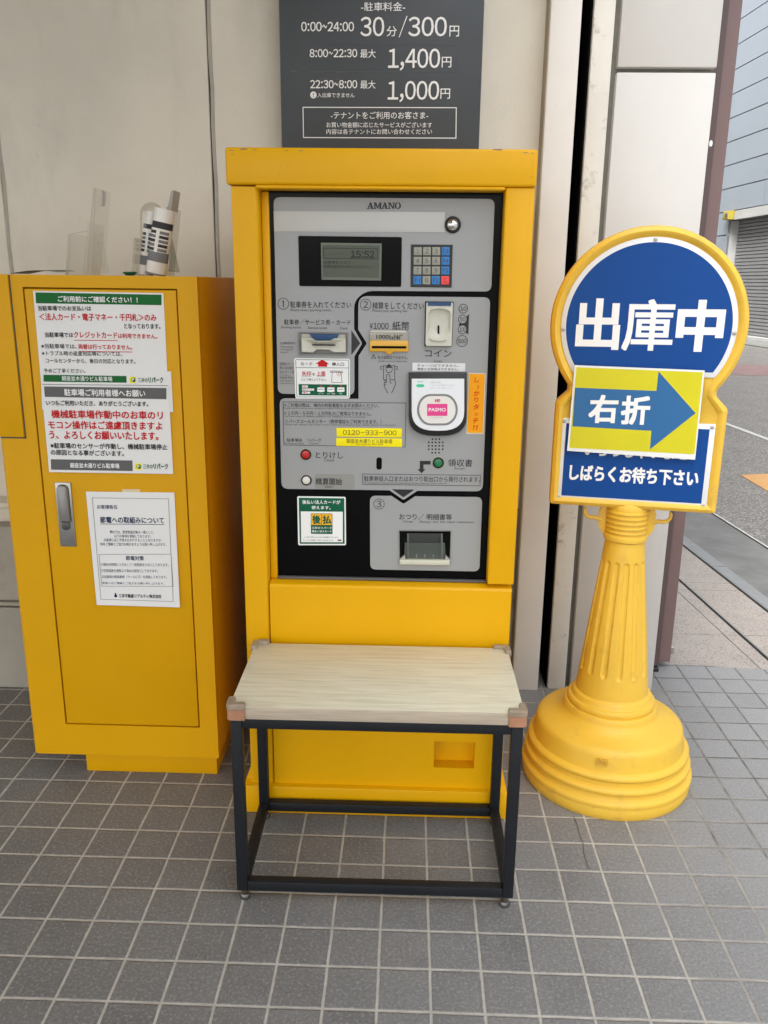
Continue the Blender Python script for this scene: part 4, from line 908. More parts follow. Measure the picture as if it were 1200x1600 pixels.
# bill slot
bs = mslab('bill_slot', [(578, 531.5), (638.3, 532), (638.3, 549.3), (614.5, 549.3), (611, 553), (605.5, 553), (602, 549), (577.6, 549)], PD, PD + .008, mat('amber_plastic', (.72, .38, .02), .3, coat=.3), bev=.0015)
mslab('slit', [(581.5, 540), (635, 540.3), (635, 544), (581.5, 543.7)], PD + .008, PD + .0083, BLACK, bs)
mslab('clear_flap', [(578, 516.5), (636.5, 517.2), (638, 533), (578, 532.5)], PD + .003, PD + .006, mat('clear_flap_plastic', (.36, .345, .27), .18, coat=.6), bs, bev=.001)
mslab('flap_ridge', [(580, 515.5), (634, 516.4), (635.5, 520), (579, 519.4)], PD + .006, PD + .009, mat('flap_ridge_plastic', (.52, .50, .42), .2, coat=.5), bs, bev=.001)
s2 = Sheet(MP.shift(PD + .0062)); s2.text('1000円札', 588, 530.5, 629, 531, 8.2, K, B2, 1, flip=True); s2.done('flap_print', bs)
# coin slot
Z4 = lambda x, y: (590 + x / 6, 450 + y / 6)
cs = mslab('coin_slot', [Z4(445, 124), Z4(713, 127), Z4(698, 549), Z4(438, 546)], PD, PD + .002, BLKP, r=.002)
q = MP.pts([Z4(456, 133), Z4(705, 136), Z4(690, 540), Z4(448, 538)])
sc_o = MP.pts([Z4(474, 228), Z4(500, 198), Z4(580, 186), Z4(655, 200), Z4(684, 232), Z4(680, 415), Z4(650, 452), Z4(575, 474), Z4(500, 450), Z4(468, 410)])
sc_o = rnd(sc_o, .004, 3)
cxx = sum(p[0] for p in sc_o) / len(sc_o); czz = sum(p[1] for p in sc_o) / len(sc_o)
scp = lambda a, b, z: [(cxx + (p[0] - cxx) * a, czz + z + (p[1] - czz) * b) for p in sc_o]
# body as a frame around the scoop: outline resampled to the scoop's points
def boundary(ang):
    # point on rectangle q in direction ang from its centre
    xs = [p[0] for p in q]; zs_ = [p[1] for p in q]; x0_, x1_, z0_, z1_ = (q[0][0] + q[3][0]) / 2, (q[1][0] + q[2][0]) / 2, min(zs_), max(zs_)
    c_, s_ = math.cos(ang), math.sin(ang); tt = 9
    if c_ > 1e-6: tt = min(tt, (x1_ - cxx) / c_)
    if c_ < -1e-6: tt = min(tt, (x0_ - cxx) / c_)
    if s_ > 1e-6: tt = min(tt, (z1_ - czz) / s_)
    if s_ < -1e-6: tt = min(tt, (z0_ - czz) / s_)
    return (cxx + c_ * tt, czz + s_ * tt)
bo = [boundary(math.atan2(p[1] - czz, p[0] - cxx)) for p in sc_o]
bm = NB(); loops(bm, MP, [(bo, PD + .002), (bo, PD + .013), (sc_o, PD + .014), (scp(.93, .93, .001), PD + .0115), (scp(.82, .78, .004), PD + .005), (scp(.6, .6, .004), PD + .0035)]); cb = obj('coin_mouth', bm, IVORY, cs, ang=50)
mslab('blue_cap', [Z4(470, 132), Z4(686, 134), Z4(684, 166), Z4(470, 164)], PD + .013, PD + .0155, mat('slot_blue', s2l((40, 88, 140)), .4), cs)
mslab('slit', [Z4(562, 350), Z4(578, 350), Z4(578, 452), Z4(562, 450)], PD + .004, PD + .0065, BLACK, cs)
mslab('catch_lip', [Z4(486, 462), Z4(575, 478), Z4(652, 462), Z4(640, 490), Z4(575, 500), Z4(500, 490)], PD + .013, PD + .018, IVORY, cs, bev=.002)
# IC card reader
def dshape(x0, x1, y0, yb_, n=14):
    xc = (x0 + x1) / 2; rx = (x1 - x0) / 2; ry = 31
    o = [(x0, y0), (x1, y0)]
    for i in range(n + 1):
        a = math.pi * i / n; ca, sa = math.cos(a), math.sin(a); f = .72
        o.append((xc + rx * math.copysign(abs(ca) ** f, ca), yb_ - ry + ry * sa ** .82))
    return o
rd = MP.pts(dshape(638.7, 728.6, 581.3, 679.5)); rd2 = MP.pts(dshape(643.2, 724.6, 590.3, 671))
bm = NB(); slab(bm, MP, rd, PD, PD + .016, .003); cr = obj('card_reader', bm, BLKP, mac)
bm = NB(); loops(bm, MP, [(rd2, PD + .016), (rd2, PD + .0175), (inset(rd2, .001), PD + .0185)]); rf = obj('reader_face', bm, WHP, cr)
def stad(cx_, cy_, rx, ry, fl=.35, n=12):
    o = []
    for s_ in (1, -1):
        for i in range(n + 1):
            a = -math.pi / 2 + math.pi * i / n; o.append((cx_ + s_ * (rx * fl + rx * (1 - fl) * math.cos(a)), cy_ - s_ * ry * math.sin(a)))
    return o
q1, q2, q3 = MP.pts(stad(683, 638, 31.5, 24.3)), MP.pts(stad(683, 638, 29.8, 22.6)), MP.pts(stad(683, 638, 28.2, 21.2))
bm = NB(); loops(bm, MP, [(q1, PD + .0185), (q1, PD + .0195), (q2, PD + .020), (q3, PD + .019)], cap1=False); obj('pad_ring', bm, MGREY, cr)
bm = NB(); slab(bm, MP, q3, PD + .0185, PD + .0192); tp_ = obj('touch_pad', bm, mat('pad_cream', (.78, .75, .70), .35), cr)
s2 = Sheet(MP.shift(PD + .0193)); s2.rpoly([(667.3, 631), (699, 631), (699, 649.8), (667.3, 649.8)], .0015, PINK, 1)
s2.text('PASMO', 669.7, 642.8, 696.6, 643, 5.6, WHITEI, B3, 2); s2.rpoly([(679.8, 623.8), (681.4, 623.8), (681, 628.2), (679.4, 628.2)], .0004, REDI, 1); s2.rpoly([(682.3, 623.8), (687.8, 623.8), (687.5, 628.2), (682, 628.2)], .0008, REDI, 1); s2.line([(684, 625.3), (687, 625.3)], .6, WHITEI, 2); s2.line([(684, 627), (687, 627)], .6, WHITEI, 2)
s2.text('ここにタッチ', 674, 653.2, 691.5, 653.4, 2, G, 0, 2); s2.done('pad_print', tp_)
s2 = Sheet(MP.shift(PD + .0186)); LG = ink('pale_grey_ink', (176, 178, 180))
s2.text('使用可', 651.5, 597.6, 661.5, 597.7, 2.6, ink('led_green_ink', (70, 190, 140)), 0, 1)
for i, s_ in enumerate(('残額不足時は', 'このカードはご利用いただけません。', '他のカードをご利用ください。')): s2.text(s_, 672.3, 598.7 + 4.4 * i, 672.3 + (17, 39, 35)[i], 598.8 + 4.4 * i, 2.4, LG, 0, 1)
s2.done('reader_print', rf)
bm = NB(); slab(bm, MP, MP.pts(stad(656.5, 600.9, 6.4, 2.3)), PD + .0184, PD + .019); obj('indicator_light', bm, emis('green_led', (.03, .42, .22), .12), cr)
# push buttons
def button(x, y, rpx, m):
    c = MP.px(x, y); r = rpx * PX
    bm = NB(); loops(bm, MP, [(circ(c, r * 1.08), PD), (circ(c, r * 1.05), PD + .003), (circ(c, r * .9), PD + .0042), (circ(c, r * .82), PD + .002)]); bz = obj('push_button', bm, [BLKP], mac)
    bm = NB(); loops(bm, MP, [(circ(c, r * 1.2), PD), (circ(c, r * 1.18), PD + .0012), (circ(c, r * 1.06), PD + .0014)]); obj('bezel', bm, mat('pale_bezel', (.42, .40, .34), .3, metal=.6), bz)
    bm = NB(); loops(bm, MP, [(circ(c, r * .78), PD + .001), (circ(c, r * .78), PD + .0045), (circ(c, r * .7), PD + .0058), (circ(c, r * .45), PD + .0066), (circ(c, r * .15), PD + .0068)]); obj('cap', bm, m, bz)
    return bz
button(478.2, 709.6, 8.2, mat('red_button', (.50, .012, .012), .3, coat=.3)); button(479, 749.7, 8, mat('white_button', (.72, .70, .65), .3, coat=.3)); button(684.8, 722.5, 8.4, mat('green_button', (.008, .16, .055), .3, coat=.3))
mslab('sensor_slot', [(588.2, 714.5), (596.8, 714.6), (596.6, 733.6), (588, 733.5)], PD, PD + .0004, BLACK, rr=.0062)
# yellow labels
for px, s_, tx, lb in (([(525.7, 668.3), (628.4, 669.2), (627.6, 683.3), (526.3, 682)], '0120-933-900', (535.8, 679.2, 619.4, 680, 7.4), 'yellow label with a telephone number'), ([(525.4, 683.9), (628.3, 685), (628, 698.2), (525.4, 696.4)], '銀座並木通りビル駐車場', (541.3, 692.4, 612.8, 693.2, 7), 'yellow label naming the parking lot')):
    o = mslab('label_plate', px, PD + .0003, PD + .0014, LABY, bev=.0003); o['label'] = lb
    s2 = Sheet(MP.shift(PD + .0014)); (s2.num if s_[0] == '0' else s2.text)(s_, *tx, mat('label_ink', (.10, .085, .02), .6), .002, 1)
    if s_[0] != '0': s2.text('Ginza Namiki-dori Bldg. Parking', 556, 695.4, 598, 695.8, 2.4, mat('label_ink', (.10, .085, .02), .6), 0, 1)
    s2.done('label_print', o)
o = mslab('paper_label', [(644.7, 566.7), (727, 567.5), (726.7, 580.2), (644.3, 579.7)], PD, PD + .0006, PAPER2); s2 = Sheet(MP.shift(PD + .0006))
s2.text('チャージはできません。', 651.7, 572.9, 716.5, 573.3, 3.9, K, .006, 1); s2.text('現金との併用はできません。', 651.7, 578.6, 716.5, 579, 4.1, K, .006, 1); s2.done('label_print', o)
# orange vertical sticker
o = mslab('sticker', [(732.2, 582.4), (758.8, 583), (755.2, 678), (728.6, 677.7)], PD, PD + .0007, mat('sticker_edge', (.72, .64, .50), .45), r=.001); o['label'] = 'orange vertical sticker with red writing'
s2 = Sheet(MP.shift(PD + .0007)); s2.rpoly([(733.4, 584), (757.6, 584.5), (754, 676.5), (729.9, 676.2)], .001, ORY, 1)
for s_, x, y, wd, hh in (('し', 913, 148, 48, 52), ('っ', 922, 222, 26, 36), ('か', 910, 281, 58, 54), ('り', 906, 345, 44, 50), ('タ', 903, 415, 56, 56), ('ッ', 908, 490, 40, 36), ('チ', 898, 552, 58, 56), ('!!', 897, 618, 46, 48)):
    a = Z6(x - wd / 2, y + hh / 2); b = Z6(x + wd / 2, y + hh / 2); s2.text(s_, a[0], a[1], b[0], b[1], hh * .15833, ORED, B3, 2, slant=.12)
s2.done('sticker_print', o)
# card direction sticker
o = mslab('sticker', [(459.6, 559.3), (547, 560.5), (546.8, 622.5), (461.7, 622.5)], PD, PD + .0007, WHITEI, r=.005); o['label'] = 'white sticker with a red up arrow and green strip, under the ticket slot'
s2 = Sheet(MP.shift(PD + .0007)); s2.frame([Z3(200, 703), Z3(727, 710), Z3(727, 1077), Z3(212, 1077)], .7, GREEND, 1, r=.003); s2.line([Z3(206, 785), Z3(726, 789)], .7, GREEND, 1)
s2.poly([Z3(*p) for p in ((396, 748), (464, 705), (534, 750), (512, 750), (512, 778), (424, 776), (424, 748))], REDI, 2)
s2.text('カード', *Z3(250, 765), *Z3(368, 767), 5.4, K, B1, 2); s2.text('挿入口', *Z3(560, 768), *Z3(680, 770), 5.6, K, B1, 2)
s2.text('矢印', *Z3(262, 865), *Z3(355, 866), 7.2, REDI, B2, 2); s2.text('を', *Z3(366, 864), *Z3(394, 864), 4.4, K, B1, 2); s2.text('上面', *Z3(410, 866), *Z3(496, 867), 7.2, REDI, B2, 2); s2.line([Z3(262, 869), Z3(356, 869)], .5, K, 2); s2.line([Z3(410, 870), Z3(496, 870)], .5, K, 2)
s2.text('にして挿入して下さい。', *Z3(262, 914), *Z3(506, 917), 3.8, K, .006, 2)
s2.line([Z3(*p) for p in ((545, 838), (545, 818), (665, 820), (665, 840))], .6, K, 2); s2.line([Z3(550, 830), Z3(660, 832)], .8, K, 2); s2.line([Z3(*p) for p in ((564, 832), (556, 932), (660, 934), (650, 832))], .6, K, 2); s2.ring(*Z3(626, 846), 3.4, .4, ORED, 2); s2.poly([Z3(620, 850), Z3(634, 850), Z3(628, 840)], K, 3)
s2.poly([Z3(230, 948), Z3(706, 953), Z3(706, 1062), Z3(234, 1058)], GREEND, 1)
for y, x1 in ((972, 322), (1002, 384), (1032, 345)): s2.poly([Z3(266, y - 11), Z3(x1, y - 10), Z3(x1, y + 11), Z3(266, y + 11)], WHITEI, 2)
s2.text('汚れ', *Z3(272, 981), *Z3(312, 981), 2.6, REDI, B1, 3); s2.text('折れシール', *Z3(272, 1011), *Z3(372, 1012), 2.6, REDI, B1, 3); s2.text('濡れ', *Z3(272, 1041), *Z3(330, 1041), 2.6, REDI, B1, 3)
for x in (452, 550, 648):
    s2.poly([Z3(x - 34, 980), Z3(x + 34, 980), Z3(x + 36, 1022), Z3(x, 1028), Z3(x - 36, 1022)], WHITEI, 2); s2.line([Z3(x - 26, 1002), Z3(x + 26, 998)], .7, GREEND, 3); s2.line([Z3(x - 12, 962), Z3(x + 10, 974)], .6, ORED, 3); s2.line([Z3(x + 12, 962), Z3(x - 10, 974)], .6, ORED, 3)
for s_, a, b in (('シール', 428, 476), ('折り・破損', 514, 590), ('汚れ', 632, 664)): s2.text(s_, *Z3(a, 1049), *Z3(b, 1050), 2.2, WHITEI, .004, 2)
s2.done('sticker_print', o)
# deferred payment sticker
Z7 = lambda x, y: (430 + .14167 * x, 750 + .14167 * y)
o = mslab('sticker', [(464.4, 775.2), (540.2, 776.2), (540.8, 851.7), (466, 851.7)], .0002, .0010, WHITEI, r=.004); o['label'] = 'green and white square sticker on the black lower face'
s2 = Sheet(MP.shift(.0010)); s2.rpoly([Z7(260, 195), Z7(762, 202), Z7(766, 703), Z7(271, 703)], .0015, GREEND, 1)
s2.poly([Z7(283, 345), Z7(746, 349), Z7(746, 685), Z7(287, 685)], WHITEI, 2)
s2.text('後払い法人カードが', *Z7(298, 264), *Z7(720, 268), 6.4, WHITEI, B2, 2); s2.text('使えます。', *Z7(400, 322), *Z7(612, 325), 5.6, WHITEI, B2, 2)
s2.rpoly([Z7(393, 367), Z7(632, 369), Z7(633, 595), Z7(395, 592)], .002, GREEND, 3); s2.poly([Z7(397, 371), Z7(510, 372), Z7(510, 493), Z7(398, 492)], ink('amber_print', (240, 178, 42)), 4); s2.poly([Z7(515, 372), Z7(628, 373), Z7(628, 494), Z7(515, 493)], ink('amber_print', (240, 178, 42)), 4)
s2.text('後', *Z7(410, 482), *Z7(502, 482), 13.6, GREEND, B3, 5); s2.text('払', *Z7(523, 482), *Z7(622, 482), 13.4, GREEND, B3, 5)
s2.text('三井のリパーク', *Z7(407, 538), *Z7(624, 540), 3.6, WHITEI, B2, 5); s2.text('後払い法人カード', *Z7(407, 575), *Z7(624, 577), 3.6, WHITEI, B2, 5)
s2.text('※一部ご利用いただけない駐車場がございます。', *Z7(325, 637), *Z7(700, 639), 2.3, GREEND, .004, 3); s2.text('サービスの詳細・お申し込みはこちら', *Z7(305, 670), *Z7(640, 672), 2.3, G, .004, 3); s2.poly([Z7(690, 655), Z7(730, 655), Z7(730, 673), Z7(690, 672)], GRAYI, 3)
s2.done('sticker_print', o)
# change tray
Z8 = lambda x, y: (570 + .20833 * x, 740 + .20833 * y)
ct = mslab('change_tray', [Z8(255, 422), Z8(649, 425), Z8(641, 678), Z8(258, 672)], PD, PD + .0004, BLACK)
q = MP.pts([Z8(255, 422), Z8(649, 425), Z8(641, 678), Z8(258, 672)]); bm = NB(); loops(bm, MP, [(q, PD), (q, PD + .002), (inset(q, .0016), PD + .002), (inset(q, .0016), PD + .0004)], cap1=False); obj('tray_rim', bm, MGREY, ct)
mslab('inner_chute', [Z8(300, 515), Z8(600, 517), Z8(605, 636), Z8(295, 634)], PD + .0005, PD + .0012, mat('tray_grey', (.20, .205, .20), .3), ct)
mslab('chute_top', [Z8(330, 445), Z8(575, 447), Z8(578, 514), Z8(325, 513)], PD + .0005, PD + .001, DGREY, ct)
for a, b in ((318, 331), (571, 584)): mslab('flap_edge', [Z8(a, 446), Z8(b, 446), Z8(b + 2, 636), Z8(a, 634)], PD + .0014, PD + .006, mat('flap_edge_plastic', (.33, .34, .32), .25, coat=.4), ct)
mslab('flap', [Z8(300, 438), Z8(585, 440), Z8(622, 628), Z8(285, 626)], PD + .007, PD + .009, clear('clear_tray_flap', (.8, .82, .8), .3), ct)
for x in (388, 450, 513): mslab('mark', [Z8(x - 3, 603), Z8(x + 3, 603), Z8(x + 3, 627), Z8(x - 3, 626)], PD + .0013, PD + .0018, IVORY, ct)
mslab('lip', [Z8(262, 634), Z8(638, 638), Z8(636, 676), Z8(260, 670)], PD + .0006, PD + .012, mat('pale_ivory', (.58, .58, .46), .35), ct, bev=.002)
for s_ in ((262, 634, 300, 600), (638, 638, 606, 604)): mslab('lip_side', [Z8(s_[0], s_[1]), Z8(s_[2], s_[3]), Z8(s_[2] + (6 if s_[2] < 400 else -6), s_[3] + 34)], PD + .0006, PD + .010, IVORYD, ct)

# ================================================================== BENCH
FOOT = mat('dull_foot_steel', (.16, .155, .15), .35, metal=.8)
be = thing('low_bench', (-.055, 1.67, 0), 'small bench with pale wood top and black steel frame, padded corners, before the ticket machine', 'bench')
ROT = Matrix.Translation((-.055, 1.67, 0)) @ Matrix.Rotation(R(.25), 4, 'Z') @ Matrix.Translation((.055, -1.67, 0))
bm = NB(); box(bm, -.351, .2435, 1.516, 1.8265, .4395, .467, .0012, 2, mtx=ROT)
for f in bm.faces:
    if abs(f.normal.z) < .5: f.material_index = 1
bm.normal_update()
for f in bm.faces: f.material_index = 1 if abs(f.normal.z) < .6 else 0
obj('seat', bm, [WOOD, WOODE], be)
xl, xr, yf, yr = -.3505, .2425, 1.519, 1.8245; tb = .023
for x0, x1 in ((xl, xl + tb), (xr - tb, xr)):
    for y0, y1 in ((yf, yf + tb), (yr - tb, yr)):
        bm = NB(); box(bm, x0, x1, y0, y1, .026, .4392, .002, 2, mtx=ROT); lg = obj('leg', bm, BFRAME, be)
        if y0 == yf:
            bm = NB(); cx_, cy_ = (x0 + x1) / 2 - .004 * (1 if x0 < 0 else -1) * -1, y0 + tb / 2
            lathe(bm, (cx_, cy_, 0), [(.010, 0), (.0118, .003), (.0118, .008), (.009, .0125), (.0045, .0145), (.0045, .0262)], 24); ft = obj('levelling_foot', bm, FOOT, lg)
        else:
            bm = NB(); lathe(bm, ((x0 + x1) / 2, y0 + tb / 2, 0), [(.010, 0), (.0118, .003), (.0118, .008), (.009, .0125), (.0045, .0145), (.0045, .0262)], 24); obj('levelling_foot', bm, FOOT, lg)
def bar(name, x0, x1, y0, y1, z0, z1): bm_ = NB(); box(bm_, x0, x1, y0, y1, z0, z1, .002, 2, mtx=ROT); obj(name, bm_, BFRAME, be)
bar('top_rail', xl + tb, xr - tb, yf + .0005, yf + tb - .0005, .416, .4388); bar('top_rail', xl + tb, xr - tb, yr - tb + .0005, yr - .0005, .416, .4388)
bar('top_rail', xl + .0005, xl + tb - .0005, yf + tb, yr - tb, .416, .4388); bar('top_rail', xr - tb + .0005, xr - .0005, yf + tb, yr - tb, .416, .4388)
bar('bottom_rail', xl + tb, xr - tb, yf + .0005, yf + tb - .0005, .0262, .0495); bar('bottom_rail', xl + tb, xr - tb, yr - tb + .0005, yr - .0005, .0262, .0495)
bar('bottom_rail', xl + .0005, xl + tb - .0005, yf + tb, yr - tb, .0262, .0495); bar('bottom_rail', xr - tb + .0005, xr - .0005, yf + tb, yr - tb, .0262, .0495)
# padded, taped corners
for (cx_, cy_, dx, dy) in ((-.351, 1.516, 1, 1), (.2435, 1.516, -1, 1), (-.351, 1.8265, 1, -1), (.2435, 1.8265, -1, -1)):
    bm = NB()
    L_ = .032; T_ = .0045
    o = [(-T_, -T_), (L_, -T_), (L_, .0065), (.012, .0075), (.0075, .012), (.0065, L_), (-T_, L_)]
    pts = rnd([(cx_ + dx * a, cy_ + dy * b) for a, b in o], [.008, .002, .002, .002, .002, .002, .002], 3)
    if dx * dy < 0: pts = pts[::-1]
    for z0, z1, mi_, gr in ((.4388, .462, 1, .0), (.4622, .4735, 0, .0014)):
        pp = inset(pts, -gr)
        ps = [[bm.verts.new((p[0] + random.uniform(-.0006, .0006), p[1] + random.uniform(-.0006, .0006), z + random.uniform(-.0006, .0006) + (.0025 * (p[0] - cx_) / .037 * dx if z1 > .47 and z == z1 else 0))) for p in pq] for pq, z in ((pp, z0), (pp, z1 - .0015), (inset(pp, .0015), z1))]
        for a, b in zip(ps, ps[1:]):
            for i in range(len(pts)): bm.faces.new((a[i], a[(i + 1) % len(pts)], b[(i + 1) % len(pts)], b[i])).material_index = mi_
        bm.faces.new(ps[-1]).material_index = mi_; bm.faces.new(ps[0][::-1]).material_index = mi_
    bmesh.ops.recalc_face_normals(bm, faces=bm.faces); bmesh.ops.transform(bm, matrix=ROT, verts=bm.verts)
    obj('corner_guard', bm, [TAPEC, TAPE], be)

# ================================================================== SIGN STAND
SC = (.556, 2.057); PHI = R(10.2)
ss = thing('sign_stand', (SC[0], SC[1], 0), 'yellow plastic sign stand with round blue head and weighted ringed base', 'sign', rz=-PHI)
BK = 96
base = [(.2335, 0), (.2365, .006), (.2375, .014), (.2375, .026), (.2355, .032), (.2395, .0345), (.2405, .040), (.2395, .0455), (.2355, .0495), (.228, .0515), (.2265, .0535), (.2265, .066),
        (.2310, .0675), (.2335, .072), (.2330, .0775), (.2295, .082), (.2220, .084), (.2200, .0855), (.2195, .099), (.2235, .1003), (.2262, .1045), (.2258, .110), (.2225, .115), (.2140, .1175), (.2118, .1188),
        (.2105, .128), (.2085, .143), (.2055, .158), (.2035, .1655), (.1985, .1715), (.1895, .1755), (.175, .1795), (.156, .186), (.142, .193), (.1305, .203), (.1290, .2055),
        (.1285, .2085), (.1265, .2185), (.1240, .2222), (.1175, .2232), (.1160, .2255), (.1145, .2360), (.1120, .2395), (.1065, .2405), (.1050, .2425), (.1035, .2525), (.1010, .2562), (.0960, .2575), (.0935, .262)]
bm = NB(); base = [(r * (.935 if z < .2 else .96 if z < .225 else .985), z) for r, z in base]; lathe(bm, (*SC, 0), base, BK); obj('base', bm, YELP, ss, ang=42)
def flute(r, z, th):
    n_ = 14; a = ((th + R(4)) * n_ / (2 * math.pi)) % 1 - .5
    ph = abs(a) * (2 * math.pi / n_) * r       # arc distance from flute centre
    hw = .0076
    zc = min(max(z, .325), .615); dd = math.hypot(ph, (z - zc))
    dep = max(0, 1 - (dd / hw) ** 2) ** .5 if dd < hw else 0
    return r - .005 * dep
prof = [(.0935, .2622), (.0925, .275)]
zz = .285
while zz < .668: prof.append((.0925 + (.0485 - .0925) * (zz - .275) / (.672 - .275), zz)); zz += .0075 if (zz < .305 or .34 < zz < .60 or zz > .64) else .0018
prof += [(.0485, .672)]
bm = NB(); lathe(bm, (*SC, 0), prof, 14 * 26, rfun=flute); obj('cone', bm, YELP, ss, ang=50)
neck = [(.0488, .6721), (.0535, .675), (.0545, .682), (.053, .688), (.050, .690)]
z = .690
for i in range(5): neck += [(.0485, z + .001), (.048, z + .003), (.0515, z + .0045), (.0525, z + .0075), (.0515, z + .0105), (.0485, z + .012)]; z += .0125
neck += [(.0485, .756), (.047, .764), (.040, .775)]
bm = NB(); lathe(bm, (*SC, 0), neck, 64); obj('neck', bm, YELP, ss)
SN = Vector((-math.sin(PHI), -math.cos(PHI), 0))
SP0 = Vector((SC[0], SC[1], 1.0)) + SN * .034
SP = Pl(SP0, SN)                                    # front face of the sign head
# hooks either side of the neck
NPn = Pl(Vector((SC[0], SC[1], .70)), SN)
for s_ in (1, -1):
    pl_ = [(.044, -.034), (.058, -.026), (.068, -.010), (.070, .030), (.058, .052), (.044, .056)]
    p = [(a * s_, b + .012) for a, b in pl_]; p = p if s_ > 0 else p[::-1]
    bm = NB(); slab(bm, NPn, p, -.004, .004, .001)
    path = [(.062, .006), (.078, .012), (.090, .011), (.098, .014), (.104, .022), (.105, .031), (.102, .037)]
    pts = [Vector((a * s_, b + .012)) for a, b in path]; rows = []
    for i, q_ in enumerate(pts):
        t_ = (pts[min(i + 1, len(pts) - 1)] - pts[max(i - 1, 0)]).normalized(); n_ = Vector((-t_.y, t_.x)); r_ = (.0058, .0055, .0052, .005, .0046, .0042, .003)[i]
        rows.append([bm.verts.new(NPn.w(q_ + n_ * (r_ * math.cos(2 * math.pi * j / 12)), r_ * 1.1 * math.sin(2 * math.pi * j / 12))) for j in range(12)])
    for a, b in zip(rows, rows[1:]):
        for j in range(12): bm.faces.new((a[j], a[(j + 1) % 12], b[(j + 1) % 12], b[j]))
    bm.faces.new(rows[-1]); bmesh.ops.recalc_face_normals(bm, faces=bm.faces)
    obj('hook', bm, YELP, ss)
# head outline
l_, r_, tp_, = SP.px(858, 527), SP.px(1168, 540), SP.px(1015, 351)
CR = (r_[0] - l_[0]) / 2; CU = (r_[0] + l_[0]) / 2; CV = tp_[1] - CR
wl, wr = SP.px(884, 607), SP.px(1118, 607); sl_, sr_ = SP.px(864, 632), SP.px(1134, 642); bl, br_ = SP.px(854, 786), SP.px(1117, 806)
HWd = (wr[0] - wl[0]) / 2; SHW = (sr_[0] - sl_[0]) / 2; BHW = (br_[0] - bl[0]) / 2; SHW = BHW = (SHW + BHW) / 2
sv = (sl_[1] + sr_[1]) / 2; bv = (bl[1] + br_[1]) / 2
def outline(d):
    cr, hw_, bw_, vb = CR - d, HWd - d, BHW - d, bv + d; f = max(.012 - d, .0015); g_ = .012 + d
    ae = math.acos(min(.999, (hw_ + .012) / cr)); N = 44; o = []
    for i in range(N + 1):
        a = -ae + (math.pi + 2 * ae) * i / N; o.append((CU + cr * math.cos(a), CV + cr * math.sin(a)))
    vj = CV - CR * math.sin(math.acos((HWd + .012) / CR))
    left = [(CU - hw_, vj - .016), (CU - hw_, vj - .030), (CU - bw_, sv + .004 - d * .45), (CU - bw_, sv - .012 - d * .45)]
    l_ = rnd([o[-1]] + left + [(CU - bw_, vb)], [0, .012, .012, f, f, 0], 4)[1:-1]
    b_ = rnd([(CU - bw_, sv - .05), (CU - bw_, vb), (CU + bw_, vb), (CU + bw_, sv - .05)], [0, f, f, 0], 4)
    return o + l_ + b_[1:-1] + [(2 * CU - x, y) for x, y in l_][::-1]
jy = CV - CR * math.sin(math.acos((HWd + .012) / CR))
bm = NB()
TH = .068
loops(bm, SP, [(outline(.026), -TH - .001), (outline(.022), -TH - .006), (outline(.012), -TH - .008), (outline(.004), -TH - .003), (outline(.0005), -TH + .008), (outline(0), -TH / 2), (outline(.0005), -.008), (outline(.004), .003), (outline(.012), .008), (outline(.0185), .0065), (outline(.0235), .001), (outline(.025), 0)], cap0=True)
hd = obj('sign_head', bm, YELP, ss, ang=40)
# round panel, cut at the waist, and the lower plate
cl, cr2, ctp = SP.px(876.3, 530), SP.px(1150, 541), SP.px(1017, 370)
WR = (cr2[0] - cl[0]) / 2; bl2, br2 = SP.px(884, 530), SP.px(1141.6, 541); BR = (br2[0] - bl2[0]) / 2
def cutc(r, vmin, n=64):
    a0 = math.asin(max(-1, (vmin - CV) / r)); return [(CU + r * math.cos(a0 + (math.pi - 2 * a0) * i / n), CV + r * math.sin(a0 + (math.pi - 2 * a0) * i / n)) for i in range(n + 1)]
vcut = jy + .014
bm = NB(); slab(bm, SP, cutc(WR, vcut), .0005, .0025, .0006); rpn = obj('round_panel', bm, mat('panel_white', (.72, .74, .76), .3), hd)
s2 = Sheet(SP.shift(.0025)); s2.face(cutc(BR, vcut + .012), BLUEI, 1)
s2.text('出', 897.8, 545.6, 966, 546.8, 79.5, WHITEI, .03, 2); s2.text('庫', 970.3, 547.6, 1049, 549, 80, WHITEI, .017, 2); s2.text('中', 1052.8, 549, 1127, 550.3, 80.5, WHITEI, .036, 2); s2.done('lettering', rpn)
q = SP.pts([(876.8, 653), (1118, 662.3), (1103.4, 795.5), (869, 780)]); lx = ((q[0][0] + q[3][0]) / 2, (q[1][0] + q[2][0]) / 2); lz = ((q[2][1] + q[3][1]) / 2, (q[0][1] + q[1][1]) / 2)
bm = NB(); slab(bm, SP, [(lx[0], lz[0]), (lx[1], lz[0]), (lx[1], lz[1]), (lx[0], lz[1])], .0005, .0025, .0006); lpn = obj('lower_plate', bm, mat('panel_white', (.72, .74, .76), .3), hd)
bw = .0125
s2 = Sheet(SP.shift(.0025)); s2.face([(lx[0] + bw, lz[0] + bw), (lx[1] - bw, lz[0] + bw), (lx[1] - bw, lz[1] - bw), (lx[0] + bw, lz[1] - bw)], BLUEI, 1)
s2.text('しばらくお待ち下さい', 889, 750, 1090, 760.5, 25, WHITEI, .03, 2); s2.text('いらっしゃいませ', 912, 712, 1075, 720, 22, WHITEI, .03, 2); s2.done('lettering', lpn)
SCRW = mat('grey_screw', (.42, .42, .40), .4, metal=.5)
def screw(c, par):
    bm = NB(); loops(bm, SP, [(circ(c, .0048, 16), .0025), (circ(c, .0045, 16), .0042), (circ(c, .003, 16), .005)]); obj('screw', bm, SCRW, par)
mr_ = (WR + BR) / 2
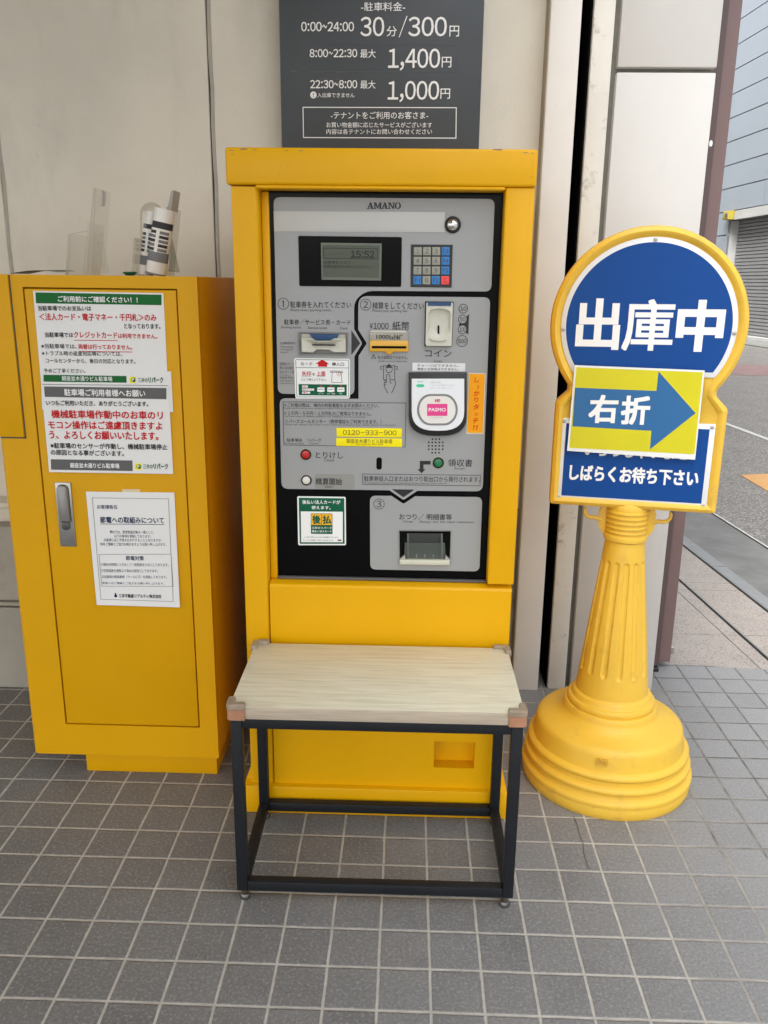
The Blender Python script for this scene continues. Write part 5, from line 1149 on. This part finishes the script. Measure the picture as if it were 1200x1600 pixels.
for c in ((CU, CV + mr_), (CU - mr_, CV - .012), (CU + mr_, CV - .012)): screw(c, rpn)
for a in (lx[0] + bw * .6, lx[1] - bw * .6):
    for b in (lz[0] + bw * .6, lz[1] - bw * .6): screw((a, b), lpn)
# embossed maker plate on the base
MB_ = Pl((SC[0] - .201 * math.sin(R(17)) , SC[1] - .201 * math.cos(R(17)), .148), (-math.sin(R(17)), -math.cos(R(17)), .25))
bm = NB(); q = rnd([(-.0135, -.008), (.0135, -.008), (.0135, .008), (-.0135, .008)], .001, 2); loops(bm, MB_, [(q, -.012), (q, -.001), (inset(q, .001), -.0003), (inset(q, .002), -.0012)]); mp_ = obj('maker_plate', bm, mat('worn_yellow_plate', (.62, .34, .02), .5), ss)
s2 = Sheet(MB_.shift(-.0011)); vs_, fs_ = glyphs('Unit', .03)
bv_ = [s2.bm.verts.new(MB_.w((-.010 + .020 * x, -.0045 + .009 * y), .0006)) for x, y in vs_]; i_ = s2.mi(mat('plate_relief', (.35, .19, .02), .6))
for f in fs_: s2.bm.faces.new([bv_[k] for k in f]).material_index = i_
s2.done('lettering', mp_)

# laminated arrow sheet taped over the waist of the sign
AP = Pl(SP.w(SP.px(995, 640), .014), (SN + Vector((0, 0, .01))))
ar = sheet_thing('direction_sheet', AP, [(898, 570.4), (1101.2, 578.7), (1086, 718.3), (886, 704.2)], mat('laminate_film', (.78, .80, .78), .2, coat=.6), 'laminated yellow sheet with a blue right arrow taped across the round sign', 'sheet', th=.0012, d0=-.0006)
s2 = Sheet(AP.shift(.0007)); ZS = lambda x, y: (840 + .30625 * x, 330 + .30625 * y)
s2.poly([ZS(198, 796), ZS(843, 822), ZS(800, 1240), ZS(162, 1207)], LYEL, 1)
s2.poly([ZS(*p) for p in ((191, 900), (606, 917), (617, 817), (806, 1030), (573, 1215), (581, 1120), (178, 1097))], LBLUE, 2)
s2.text('右', *ZS(256, 1080), *ZS(404, 1082), 44, WHITEI, .032, 3); s2.text('折', *ZS(420, 1087), *ZS(566, 1091), 45, WHITEI, .032, 3)
s2.done('arrow_print', ar)
